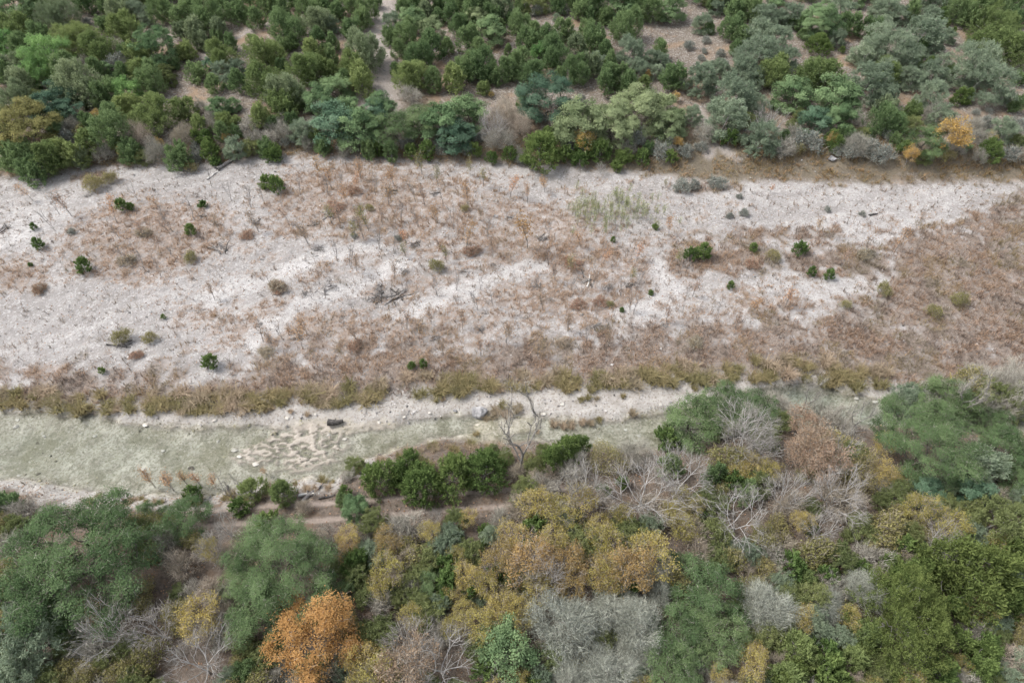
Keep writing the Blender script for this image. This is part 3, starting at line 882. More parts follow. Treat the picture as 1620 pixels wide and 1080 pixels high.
# ------------------------------------------------------------------ water: a clear shallow stream, closed body with an absorbing volume
def water_material():
    m, n, l, out = nt('clear_stream_water')
    geo = n.new('ShaderNodeNewGeometry')
    mp = n.new('ShaderNodeMapping'); mp.inputs['Scale'].default_value = (.6, 1.5, 1)
    l.new(geo.outputs['Position'], mp.inputs['Vector'])
    w1 = noise_node(n, l, mp.outputs[0], 2.2, 4, .6)
    bp = n.new('ShaderNodeBump'); bp.inputs['Strength'].default_value = .10; bp.inputs['Distance'].default_value = .05
    l.new(w1, bp.inputs['Height'])
    fr = n.new('ShaderNodeFresnel'); fr.inputs['IOR'].default_value = 1.33
    l.new(bp.outputs[0], fr.inputs['Normal'])
    t = n.new('ShaderNodeBsdfTransparent'); t.inputs['Color'].default_value = (.97, .985, .98, 1)
    g = n.new('ShaderNodeBsdfGlossy'); g.inputs['Roughness'].default_value = .08
    l.new(bp.outputs[0], g.inputs['Normal'])
    mx = n.new('ShaderNodeMixShader')
    l.new(fr.outputs[0], mx.inputs[0]); l.new(t.outputs[0], mx.inputs[1]); l.new(g.outputs[0], mx.inputs[2])
    l.new(mx.outputs[0], out.inputs['Surface'])
    va = n.new('ShaderNodeVolumeAbsorption'); va.inputs['Color'].default_value = (.60, .79, .77, 1); va.inputs['Density'].default_value = .22
    l.new(va.outputs[0], out.inputs['Volume'])
    return m

wx = np.linspace(-150, 150, 301)
wf, wnr = CHF(wx) + 1.2, CHN(wx) - 1.2
wv = np.concatenate([np.stack([wx, wf, np.full(301, WATER_Z)], 1), np.stack([wx, wnr, np.full(301, WATER_Z)], 1),
                     np.stack([wx, wf, np.full(301, -4.0)], 1), np.stack([wx, wnr, np.full(301, -4.0)], 1)])
i = np.arange(300); A, B, C_, D = i, i + 301, i + 602, i + 903
q = lambda a, b, c, d: np.stack([a, b, c, d], 1)
wfc = np.concatenate([q(B, B + 1, A + 1, A), q(C_, C_ + 1, D + 1, D), q(A, A + 1, C_ + 1, C_), q(D, D + 1, B + 1, B),
                      np.array([[0, 602, 903, 301], [300, 601, 1203, 902]])])
wme = mesh_from('water', wv, wfc.ravel(), 4, water_material())
water_o = bpy.data.objects.new('water', wme)
water_o['kind'] = 'structure'
water_o['label'] = 'clear shallow green stream over pale limestone'
COL.objects.link(water_o)

# ------------------------------------------------------------------ loose ground cover nobody could count (stuff)
def stuff(name, me, label, cat):
    o = bpy.data.objects.new(name, me)
    o['kind'] = 'stuff'; o['label'] = label; o['category'] = cat
    COL.objects.link(o)
    return o

def scatter(n, rng, x0=-78, x1=78, ya=29, yb=150):
    return rng.uniform(x0, x1, n), rng.uniform(ya, yb, n)

rng = np.random.RandomState(77)
def visible(x, y, z=0.0):                    # keep only what lies inside the frame plus a margin
    dep = y * CT + (CAM_H - z) * ST
    u = x / dep
    return np.abs(u) < .80

# dry grass
x, y = scatter(330000, rng, -110, 110, 26, 128)
k = visible(x, y); x, y = x[k], y[k]
B_ = covers(x, y)
dens = np.clip(1.0 * B_[2] * (1 - B_[4]), 0, 1) * 1.1 * sstep(.30, .55, fbm(x * .8, y * .8, 48)) + .35 * B_[2] + 1.3 * B_[3] * sstep(.35, .6, fbm(x * .4, y * .4, 40)) + .10 * B_[0] * (1 - B_[2]) * sstep(.4, .62, fbm(x * .5, y * .5, 46)) + .02 * B_[0] + 1.1 * B_[1] * sstep(.30, .58, fbm(x * 1.1, y * 1.1, 49)) + .05 * (y > FAR(x)) * (1 - B_[8]) + .06 * B_[5]
dens = dens * (1 - B_[4]) * (1 - .8 * B_[7])
k = rng.rand(len(x)) < dens * .62
x, y = x[k], y[k]
tanw, strw = B_[2][k], B_[3][k]
z = ground(x, y)
cent = np.stack([x, y, z - .03], 1)
print('grass tufts', len(x))
tallf = .45 + .75 * rng.rand(len(x)) ** 2 + .35 * (fbm(x * .35, y * .35, 50) > .55)
v, f, kk = blades(cent, 6, .22, .62, .24, .042, rng, .7)
v = v.reshape(-1, 5, 3); v[:, :, 2] = cent[kk][:, None, 2] + (v[:, :, 2] - cent[kk][:, None, 2]) * tallf[kk][:, None]; v = v.reshape(-1, 3)
rv = rng.rand(len(x), 1); rb = rng.rand(len(kk), 1)
lo, hi = np.array([[.14, .10, .078]]), np.array([[.46, .33, .245]])
colr = lo + (hi - lo) * rv
olive = np.array([[.24, .21, .10]]); orange = np.array([[.44, .27, .12]]); dark = np.array([[.19, .165, .14]])
n2 = fbm(x * .3, y * .3, 44)[:, None]
colr = np.where(n2 > .58, colr * .45 + olive * .55, colr)
greyb = np.array([[.24, .215, .19]]); rust = np.array([[.37, .262, .178]])
n4 = fbm(x * .6, y * .6, 52)[:, None]
colr = np.where(n4 > .56, colr * .5 + rust * .5, np.where(n4 < .44, colr * .5 + greyb * .5, colr))
colr = np.where(strw[:, None] > .4, colr * .35 + (orange * rv + olive * (1 - rv)) * .65, colr)
litw = B_[1][k][:, None]
colr = np.where((tanw[:, None] < .15) & (strw[:, None] < .2) & (litw < .2), colr * .5 + dark * .5, colr)
colr = np.where(litw > .3, colr * .4 + (rust * 1.15) * .6, colr)
bc = colr[kk] * (.7 + .6 * rb)
stuff('dry_grass', mesh_from('dry_grass', v, f, 3, GRASSM, col=np.repeat(bc, 5, 0)), 'brown dry grass covering the gravel bar edge and far verge', 'grass')

# fallen leaves
x, y = scatter(200000, rng, -110, 110, 8, 128)
k = visible(x, y); x, y = x[k], y[k]
B_ = covers(x, y)
dens = B_[1] * .8 + .10 * B_[0] + .45 * B_[5] + .04 * (y > FAR(x))
k = rng.rand(len(x)) < dens * (1 - B_[4]) * (1 - .7 * B_[7])
x, y = x[k], y[k]
n = len(x); print('leaves', n)
p = np.stack([x, y, ground(x, y) + .03 + .05 * rng.rand(n)], 1)
nr = unit(np.array([0, 0, 1.]) + rng.normal(size=(n, 3)) * .35)
v, f = leaf_quads(p, np.cross(nr, rng.normal(size=(n, 3))), rng.uniform(.10, .24, n), rng.uniform(.08, .18, n), rng)
c = np.array([[.17, .095, .06]]) + (np.array([[.50, .32, .20]]) - np.array([[.17, .095, .06]])) * rng.rand(n, 1)
stuff('fallen_leaves', mesh_from('fallen_leaves', v, f, 4, GRASSM, col=np.repeat(c, 4, 0)), 'reddish fallen leaves strewn on gravel and forest floor', 'leaves')

# gravel stones
x, y = scatter(150000, rng, -110, 110, 27, 128)
k = visible(x, y); x, y = x[k], y[k]
B_ = covers(x, y)
dens = .16 * B_[0] * (1 - .7 * B_[2]) * (1 - .5 * B_[1]) + .8 * B_[6] + .07 * B_[4] + .35 * B_[8] + .03 * (y > FAR(x))
k = rng.rand(len(x)) < dens
x, y = x[k], y[k]; bedk = B_[4][k]
n = len(x); print('stones', n)
s = .035 + .055 * rng.rand(n) ** 2 + .10 * rng.rand(n) ** 10
base = np.array([[1, 0, 0], [0, 1, 0], [-1, 0, 0], [0, -1, 0], [0, 0, .75], [0, 0, -.5]])
jit = base[None] * (1 + .35 * rng.normal(size=(n, 6, 1))) + rng.normal(size=(n, 6, 3)) * .18
a = rng.uniform(0, 6.28, n); ca, sa = np.cos(a)[:, None], np.sin(a)[:, None]
jx = jit[..., 0] * 1.3 * ca - jit[..., 1] * sa; jy = jit[..., 0] * 1.3 * sa + jit[..., 1] * ca
V = np.stack([jx, jy, jit[..., 2]], -1) * s[:, None, None] + np.stack([x, y, ground(x, y) + s * .2], 1)[:, None]
F = (np.array([0, 1, 4, 1, 2, 4, 2, 3, 4, 3, 0, 4, 1, 0, 5, 2, 1, 5, 3, 2, 5, 0, 3, 5])[None] + (np.arange(n) * 6)[:, None]).ravel()
g = rng.rand(n, 1)
c = np.array([[.27, .255, .243]]) + g * np.array([[.30, .29, .28]])
c = np.where((rng.rand(n, 1) < .18), c * .45, c)
c = np.where(bedk[:, None] > .5, c * np.array([[.78, .76, .56]]), c)
stuff('gravel', mesh_from('gravel', V.reshape(-1, 3), F, 3, STONEM, col=np.repeat(c, 6, 0)), 'white limestone gravel and cobbles on bar and stream bed', 'gravel')

# ------------------------------------------------------------------ trees: photo pixel of the crown centre and its width, by kind
FAR_TREES = '''
og 20,12,60 242,70,68 252,96,28 345,168,36 368,165,26 505,155,48 530,138,46 550,170,40 565,198,62 600,166,46 700,188,58 738,176,62 650,28,40 772,46,46 1300,28,62 1290,44,40 1255,146,62 1322,148,70 1345,170,40 1065,10,42 980,6,50 1530,226,22 1332,188,50
ob 95,148,46 75,167,54 105,172,40 527,188,60 595,175,46 720,212,52 865,150,88 1290,190,52 330,100,20
op 682,45,42 752,28,38 920,186,72 970,192,74 1010,168,84 1048,170,56 1062,196,56 895,202,42
ov 35,195,84
ol 625,198,66 665,186,60 1466,218,66
lg 72,84,74 55,112,48 200,142,42 855,82,36 8,64,36
gg 215,16,36 229,30,22 347,110,32 373,107,32 360,127,24 520,38,30 620,32,32 475,206,36 372,233,36 945,95,28 998,78,48 1010,106,36 1030,90,30 1047,96,26 1037,112,24 1135,12,26 1112,36,34 1210,26,42 1203,52,50 1227,60,50 1236,28,30 1200,84,68 1246,90,40 1330,12,44 1325,60,30 1108,122,54 1135,110,36 1175,110,50 1190,122,40 1163,150,72 1192,166,42 1150,186,62 1205,214,52 1095,182,32 1400,14,42 1426,24,32 1395,38,32 1470,28,40 1463,54,62 1500,56,26 1408,74,90 1378,84,52 1432,88,52 1380,128,64 1402,150,44 1440,122,42 1476,114,42 1540,100,88 1568,126,76 1475,148,52 1492,182,40 1590,205,44 1548,25,22 167,172,20 880,27,14 508,92,16
jd 60,2,44 128,1,32 163,4,26 255,12,42 163,37,25 62,54,34 30,70,32 8,112,30 150,108,30 100,106,42 235,122,52 160,146,44 172,197,62 35,242,46 14,246,36 50,266,42 205,238,34 325,20,52 345,9,28 293,15,15 374,18,35 403,27,28 450,38,54 462,62,22 490,10,42 533,17,26 515,4,40 345,56,22 364,66,26 448,70,26 446,102,20 502,58,28 525,65,26 522,86,26 338,131,26 375,126,32 310,113,34 275,100,18 350,206,26 280,246,38 510,229,26 553,4,32 580,12,32 573,27,35 554,43,34 595,1,18 545,123,26 642,50,46 617,56,28 630,76,26 637,13,24 655,4,32 693,25,22 713,18,31 730,2,28 695,5,28 682,69,40 707,71,22 660,85,48 625,108,18 685,124,34 755,98,54 757,76,30 735,104,46 775,114,30 727,36,38 740,58,36 790,40,20 765,10,24 806,28,16 803,106,46 783,118,26 804,78,16 822,35,42 845,48,26 824,8,22 918,15,28 933,22,22 957,23,26 940,-2,52 1000,8,34 1026,10,42 992,37,56 930,46,32 940,59,38 893,46,32 868,58,42 835,62,36 876,80,52 822,96,38 842,112,46 912,108,48 885,117,22 965,96,28 958,78,28 1045,76,28 995,130,36 960,122,38 978,118,34 1066,118,40 828,156,22 1125,4,18 1122,43,20 1165,14,36 1190,9,42 1160,40,42 1175,56,28 1165,74,21 1252,33,18 1270,36,22 1270,53,14 1345,36,32 1225,165,16 1445,15,32 1380,43,32 1460,71,22 1520,10,52 1560,8,62 1600,4,34 1605,26,32 1505,112,22 1405,187,54 1612,122,22 1610,162,26 1450,100,22
jo 20,42,46 195,40,46 118,58,64 152,73,52 218,84,42 215,111,42 198,166,46 243,177,62 138,222,36 75,244,62 106,241,42 290,170,36 315,196,30 355,190,28 372,192,20 410,181,36 445,165,44 497,215,22 293,79,32 345,83,50 415,80,64 493,82,42 483,105,62 520,108,30 415,125,64 465,152,44 555,100,46 570,122,46 650,116,58 718,121,40 765,138,24 1020,130,22 1225,110,54 1295,115,64 1400,112,46 1580,36,72 1600,72,64 1555,62,44 1444,176,30
jg 90,22,64 188,14,42 20,105,42 32,127,42 118,128,68 25,152,52 308,46,36 316,62,28 285,46,26 345,44,30 502,30,50 450,140,62 575,75,68 672,17,28 795,12,36 912,70,32 935,100,36 125,246,32 1405,170,40
sb 331,233,32 431,241,28 341,255,16 595,231,28 650,238,24 676,236,24 751,235,24 778,248,20 855,234,58 896,241,24 950,234,36 918,250,26 986,246,26 1016,246,24 976,261,19 1155,216,26 1321,222,30 1297,67,34 1333,78,11 1491,22,17 1500,37,9 1510,47,10 1472,98,15 1525,151,30 1570,236,36 1060,246,22 36,13,15
gs 63,8,17 137,33,15 180,97,32 103,213,28 307,249,22 700,232,28 736,233,26 825,250,20 848,15,22 892,15,20 920,155,20 1010,215,32 1045,236,32 1062,226,26 1090,70,18 1118,62,15 1115,80,11 1140,83,17 1110,90,13 1145,100,22 1280,221,46 1110,231,20 1085,236,26 1345,236,32 1372,231,38 1400,241,38 1545,176,13 1565,174,11 1600,241,32 1560,191,26 1240,238,24
bs 160,240,32 62,262,36 245,236,42 316,166,26 330,197,28 392,196,32 400,216,30 425,216,28 447,204,32 280,257,22 649,148,36 543,241,18 790,215,42 1240,231,36 1355,226,42 1480,176,42 1555,216,32 1115,206,36 1545,196,28
bt 120,178,30 218,208,44 288,211,38 352,204,14 798,178,54 822,196,40
br 779,188,52 1220,186,54 952,263,18
gf 150,182,20 192,236,16 250,223,15 356,214,13 777,148,9 925,217,32 1027,115,13 1070,150,13 1073,222,16 1261,213,10 1296,217,12 1320,216,20 1512,206,46 1443,240,25 1408,236,9
yl 943,24,11 1035,214,9 1570,214,18
yo 125,206,24 300,262,21 1266,232,21 1490,240,26 1506,244,18
'''
NEAR_TREES = '''
os 1212,690,52 1140,680,44 1240,668,44
bs 1232,642,62 1300,650,56
br 1190,664,110
bs 1550,604,62 1600,612,70 1588,640,62 1540,588,40 1612,585,50
os 800,722,30 845,738,34 860,712,26 780,712,24
bt 815,745,36 850,760,40 875,745,34
yo 835,722,24 790,735,26
ol 1100,664,104 1062,690,52 1478,694,172 122,882,244 66,912,120 290,818,76 236,806,42 442,892,186 388,912,80 412,968,122 680,918,56 548,930,40 1066,888,44 1128,932,124 1076,1000,104 1142,1004,108 1066,1060,110 1152,632,80 1192,652,90 1500,626,92 1572,664,66 1592,704,92 1610,752,70
gg 52,1004,124 30,1064,84 1432,632,60 1545,735,90 700,865,48 1300,1000,44 1332,1012,52 1160,866,30 360,1078,44
ob 1466,776,62 1540,772,62 1456,866,26
og 800,1028,92 560,802,44
jd 10,796,42 541,790,26 100,990,50 385,1062,42 1185,776,40 1062,735,44 1130,750,44
jn 1540,906,142 1440,984,172 1604,952,84 1600,880,60 1250,1072,60 1350,1040,50 1470,900,60
jo 
jr 398,773,46 445,777,44 1266,1026,62 1250,1072,60 1372,1002,54 1275,914,36 1350,1040,50
sb 600,752,64 664,762,74 716,748,74 766,740,74 640,736,54 305,780,36 376,800,30 420,822,38 545,776,22 766,838,24 768,856,18 724,846,18 612,932,28 745,936,36 770,1064,56 886,716,64 906,702,50 955,776,26 1055,692,44 1256,896,54 1312,1056,56 1332,1078,44 1425,904,64 1560,1050,74 1492,1064,60 1280,830,26 985,762,24 1580,620,24
or 484,1002,150
go 548,866,46 610,852,50 545,992,46 150,968,38 1000,892,92 960,905,70
pk 1272,662,62
pk 1292,700,84 1312,724,84 1266,716,60 640,1060,110
bt 1330,790,80 830,800,60 1250,800,60
yl 310,972,72 330,866,44 610,896,64 738,908,56 720,934,42 760,990,74 735,962,44 790,958,56 565,1036,64 600,1062,84 850,792,62 882,806,62 920,792,62 872,850,62 945,832,54 962,852,62 960,902,72 850,926,62 1032,872,84 1194,1050,62 1196,1030,42 1100,802,42 1190,736,44 740,816,36 1512,832,70 1078,828,60
go 840,882,84 790,880,64 906,916,62 900,882,62
yo 225,926,42 60,972,62 225,1040,72 190,1062,52 305,852,36 930,1016,42 912,1046,42 1160,882,52 1212,896,42 1232,832,52 1332,702,62 1400,838,80 1240,950,34 1180,720,40 130,960,40 240,870,40
bs 30,805,46 548,752,26 790,820,42 640,832,60 600,950,54 910,736,54 862,770,52 1002,716,62 1382,882,62 1332,662,62 1592,600,54 1560,642,54 1318,930,54 575,842,44 700,1000,44 150,1020,60
os 560,736,32 720,822,46 590,826,54 745,872,46 660,950,44 832,776,54 920,852,60 1332,884,62 1580,822,92 1560,622,62 1602,632,62 1290,946,60 1252,990,46 1340,722,62 1130,840,60
yo 670,736,38 650,872,54 960,722,62 1292,872,72 1362,742,84 1540,602,58 1150,722,62
bt 285,890,64 1600,1042,64 1110,868,54 1040,800,60 1430,880,44 1240,860,50 360,875,44 480,800,30
gl 890,986,112 962,968,84 1012,988,104 990,946,54 1042,924,62 902,1070,64 962,1060,92 1004,1032,64 1366,928,66 1215,958,92 1310,960,60
br 355,832,54 330,862,56 688,816,30 152,990,116 236,986,92 305,1042,132 642,1010,92 692,1042,134 786,1060,54 770,902,32 930,764,92 1022,764,154 1084,742,122 1176,812,112 1252,772,84 1334,774,124 1302,832,72 1182,682,92 1210,700,70 1500,850,80 860,905,90
bd 516,840,32 1290,612,46 1372,646,50 1345,690,56 1550,610,60 900,760,60
'''
for txt, zone in ((FAR_TREES, 'far'), (NEAR_TREES, 'near')):
    for ln in txt.strip().splitlines():
        kd, *items = ln.split()
        for it in items:
            a_, b_, w_ = (float(t) for t in it.split(','))
            plant(kd, a_, b_, w_ * ((1.12 if a_ < 260 or b_ > 185 else 1.06) if zone == 'far' else 1.0))
            THINGS[-1]['zone'] = zone
def covered(lst, a, b, sc):
    return any((t['x'] - a) ** 2 + ((t['y'] - b) * 1.15) ** 2 < (sc * t['pw']) ** 2 for t in lst)
far_list = [t for t in THINGS if t['zone'] == 'far']
for i_ in range(1500):
    a_, b_ = rnd.uniform(-20, 1640), rnd.uniform(40, 262)
    bk = float(np.interp(a_, [0, 150, 280, 420, 540, 840, 980, 1080, 1150, 1300, 1500, 1620], [268, 255, 246, 234, 236, 244, 250, 238, 236, 240, 254, 254]))
    top = bk - 62 if a_ > 270 else 60
    if not top < b_ < bk or 1085 < a_ < 1180 or (1500 < a_ and b_ < 190) or (800 < a_ < 850 and b_ < 235):
        continue
    if covered(far_list, a_, b_, .44):
        continue
    kd = rnd.choice(['bs', 'bs', 'gs', 'os', 'sb', 'jd'] if a_ > 270 else ['jd', 'os', 'os', 'og', 'gs', 'bs'])
    plant(kd, a_, b_, rnd.uniform(20, 32))
    THINGS[-1]['zone'] = 'far'; far_list.append(THINGS[-1])
for i_ in range(420):                         # the wood goes on behind the top edge
    a_, b_ = rnd.uniform(-40, 1660), rnd.uniform(-34, 24)
    if 565 < a_ < 640 or 1050 < a_ < 1125 and b_ > -20 or 110 < a_ < 150 and b_ > 0 or covered(far_list, a_, b_, .52):
        continue
    plant(rnd.choice(['jd', 'jd', 'og', 'os', 'jd'] if a_ < 1150 else ['jd', 'gg', 'gg', 'og']), a_, b_, rnd.uniform(26, 46))
    THINGS[-1]['zone'] = 'far'; far_list.append(THINGS[-1])
near_list = [t for t in THINGS if t['zone'] == 'near']
for i_ in range(2600):
    a_, b_ = rnd.uniform(-30, 1650), rnd.uniform(690, 1110)
    lim = float(np.interp(a_, [0, 250, 350, 520, 800, 900, 1000, 1100, 1250, 1400, 1450, 1620], [815, 822, 850, 850, 800, 745, 730, 715, 700, 690, 600, 590]))
    if 345 < a_ < 830 and b_ < 838 or b_ < lim or (230 < a_ < 345 and 860 < b_ < 945 and rnd.random() < .8):
        continue
    if covered(near_list, a_, b_, .43):
        continue
    kd = rnd.choice(['bs', 'bt', 'os', 'os', 'os', 'yo', 'yl', 'yl', 'sb', 'gg'] if a_ > 520 else ['os', 'os', 'yo', 'yo', 'bt', 'bs'])
    plant(kd, a_, b_, rnd.uniform(34, 58) if kd != 'gs' else rnd.uniform(22, 34))
    THINGS[-1]['zone'] = 'near'; near_list.append(THINGS[-1])
tall_bare = plant('bd', 826, 655, 112, 1.0); THINGS[-1]['zone'] = 'near'

# ------------------------------------------------------------------ plants on the gravel bar and along the water
BAR_PLANTS = '''
sb 58,384,18 130,418,24 330,571,24 160,585,11 651,577,14 669,574,15 1094,400,26 1114,396,26 1193,390,15 1267,391,25 1285,428,15 1314,433,17 1157,450,13 1037,358,11 970,378,9 300,362,18 320,322,14 190,322,22 205,326,12 420,286,24 436,290,26 1030,462,9 52,357,11 47,418,8 258,500,8 984,489,8
yo 690,418,28 735,328,14 145,287,32 172,279,22 300,405,22 190,530,30 235,532,26 584,327,14 1225,402,24 438,285,22 965,480,14 1400,455,28 1340,480,20 1520,470,30 1480,490,26
wt 437,450,32
gs 112,365,14 1080,292,30 1100,291,24 1135,287,30 560,372,12 1170,310,12 1155,340,14 1178,335,18 630,375,14 1310,330,14 1365,337,12
so 503,262,30 170,326,36 40,298,24 245,312,24 806,288,30 862,282,26 836,346,60 920,370,26 956,398,26 735,366,42 560,284,24 566,262,20 1222,295,9 1253,462,22 1190,474,28 470,528,26 480,508,24 620,272,20 740,300,24 545,300,22 1062,352,20 835,300,18 610,300,22 690,330,22 640,365,26 1010,395,20 1300,350,16 230,752,26 258,756,28 285,750,22 308,752,22 332,758,20 418,742,14 1430,372,24 520,275,20
sr 95,312,26 215,352,30 260,350,26 340,352,28 400,340,24 450,330,26 480,360,24 530,322,26 570,352,24 600,330,22 670,300,22 760,330,24 700,380,24 780,380,24 880,420,24 940,430,24 860,470,22 800,520,24 730,500,24 680,490,24 640,500,22 560,520,22 420,530,24 330,455,18 620,420,20 560,410,22 500,430,20 1000,470,22 1060,490,20 1100,450,18 900,500,24 1170,500,20 965,530,20 700,545,20 760,545,20 850,545,20 1340,400,18 1380,380,20 1320,360,16
sx 325,272,22 75,345,22 80,318,20 210,300,18 250,335,20 265,350,18 300,330,20 180,360,22 195,395,24 220,410,22 245,420,20 270,395,20 360,300,18 390,310,20 410,300,18 440,310,18 470,290,18 515,290,20 535,280,18 590,290,20 612,305,20 632,330,22 655,300,18 595,370,26 620,380,24 548,400,26 530,395,22 660,340,20 700,305,20 715,340,22 745,350,20 770,360,20 690,450,22 720,440,22 755,470,24 640,455,20 600,460,22 560,480,20 540,500,20 440,520,22 410,525,20 425,540,18 850,440,22 870,360,18 905,440,22 920,465,20 985,450,20 1010,440,24 1005,480,20 945,490,18 930,520,22 760,440,20 780,470,20 660,520,20 610,530,20 490,460,16 1085,470,16 1105,490,16 1140,480,16 350,770,22 362,775,24 345,760,20 372,757,22
sy 665,250,22 743,256,18 690,272,18 560,332,30 580,345,26 520,330,20 555,360,22 1055,288,10 765,272,18 905,410,18 640,390,16 705,395,18 1075,400,18 1000,430,16
'''
for ln in BAR_PLANTS.strip().splitlines():
    kd, *items = ln.split()
    for it in items:
        a_, b_, w_ = (float(t) for t in it.split(','))
        plant(kd, a_, b_, w_, 1.0 if kd[0] != 's' or kd in ('sb',) else 1.25)
        THINGS[-1]['zone'] = 'bar'
WEEDS = '''440,453,26 530,325,26 560,300,22 745,395,26 905,415,28 915,480,24 560,545,24 420,555,22 215,560,20 60,455,24 200,410,26 225,365,24 390,370,22 950,475,24 1190,415,26 1370,400,28 1100,540,24 890,540,22'''
for it in WEEDS.split():
    a_, b_, w_ = (float(t) for t in it.split(','))
    plant(rnd.choice(['wr', 'wr', 'wt']), a_, b_, w_ * 1.2, rnd.uniform(.4, .75)); THINGS[-1]['zone'] = 'bar'
for i_ in range(120):
    t_ = rnd.random()
    a_ = 970 + rnd.gauss(0, 1) * 40 + (rnd.random() - .5) * 60; b_ = 325 + rnd.gauss(0, 1) * 16
    if not (900 < a_ < 1100 and 290 < b_ < 372):
        continue
    plant('sg', a_, b_, rnd.uniform(8, 14), 1.6, label='thin pale green seedling in the upright patch on the white gravel', group='pale green seedlings in a patch on the gravel')
    THINGS[-1]['zone'] = 'bar'

# grass clumps in a row along the far water's edge
EDGE = [(0, 630), (100, 634), (200, 637), (300, 637), (400, 633), (480, 628), (560, 622), (640, 614), (720, 608), (800, 604),
        (900, 603), (980, 600), (1080, 592), (1180, 585), (1270, 586), (1330, 592), (1400, 600)]
def edge_at(px):
    return float(np.interp(px, [e[0] for e in EDGE], [e[1] for e in EDGE]))
px_ = -10.0
while px_ < 1410:
    for row in range(3):
        if rnd.random() < .80 - .15 * row:
            a_ = px_ + rnd.uniform(-6, 6); b_ = edge_at(a_) + 9 - row * 11 + rnd.uniform(-5, 5)
            plant('tu' if rnd.random() < .84 - .2 * row else 'tb', a_, b_, rnd.uniform(24, 40), rnd.uniform(.75, 1.0),
                  label='X', group="grass clumps in the row along the far water's edge")
            THINGS[-1]['zone'] = 'edge'
    px_ += rnd.uniform(14, 19)
ISLE = [(785, 650, 18), (800, 655, 20), (815, 650, 18), (795, 640, 16), (780, 660, 14), (770, 662, 12), (822, 644, 14), (808, 642, 14), (875, 670, 16), (890, 673, 16), (905, 671, 16),
        (920, 668, 14), (935, 668, 13), (948, 664, 12), (850, 682, 9), (1000, 654, 15), (920, 632, 12), (930, 628, 13), (945, 630, 9), (1098, 613, 11), (1136, 604, 10), (752, 686, 11), (985, 626, 10),
        (700, 632, 8), (690, 634, 7), (485, 655, 10), (505, 640, 14), (530, 635, 12), (420, 648, 12), (430, 645, 10), (460, 650, 10)]
for a_, b_, w_ in ISLE:
    plant('tb' if rnd.random() < .6 else 'tu', a_, b_, w_ * 1.35, 1.0, label='X2', group='grass clumps on the shoals in the stream'); THINGS[-1]['zone'] = 'isle'
for i_ in range(46):
    a_ = rnd.choice([rnd.uniform(90, 540), rnd.uniform(560, 800)])
    b_ = float(np.interp(a_, [0, 150, 330, 440, 533, 560, 627, 700, 800], [768, 782, 790, 768, 760, 742, 716, 700, 706])) + rnd.uniform(-2, 12)
    plant('tu' if rnd.random() < .6 else 'tb', a_, b_, rnd.uniform(12, 24), 1.0, label='X3', group='grass clumps along the near bank'); THINGS[-1]['zone'] = 'nearbank'

# ------------------------------------------------------------------ rocks, logs and driftwood
def rock_mesh(name, seed, dims, mat, npts=26, sub=1):
    r = np.random.RandomState(seed)
    bm = bmesh.new()
    pts = unit(r.normal(size=(npts, 3))) * r.uniform(.82, 1.0, (npts, 1)) * np.array(dims) * .5
    for p in pts:
        bm.verts.new(p)
    bmesh.ops.convex_hull(bm, input=bm.verts)
    for vv in [w for w in bm.verts if not w.link_faces]:
        bm.verts.remove(vv)
    bmesh.ops.bevel(bm, geom=list(bm.edges), offset=min(dims) * .035, segments=1, affect='EDGES')
    me = bpy.data.meshes.new(name); bm.to_mesh(me); bm.free()
    me.materials.append(mat)
    return me

def rock(px, py, w, hr, mat, desc, seed, aspect=.7, tilt=(0, 0), cat='rock', zone='bar', sink=.25, label=None):
    p = on_ground(px, py)
    s = w * depth(p) / FPX
    me = rock_mesh('rock', seed, (s, s * aspect, s * hr), mat, 13 if w > 15 else 20)
    o = bpy.data.objects.new('boulder' if s > 1.2 else 'rock', me)
    o.location = (p[0], p[1], G(p[0], p[1]) + s * hr * (.5 - sink))
    o.rotation_euler = (tilt[0], tilt[1], rnd.uniform(-.3, .3))
    o['category'] = cat
    COL.objects.link(o)
    THINGS.append(dict(o=o, desc=desc, x=px, y=py, w=s, kind='rock', label=label, group=None, zone=zone))
    return o

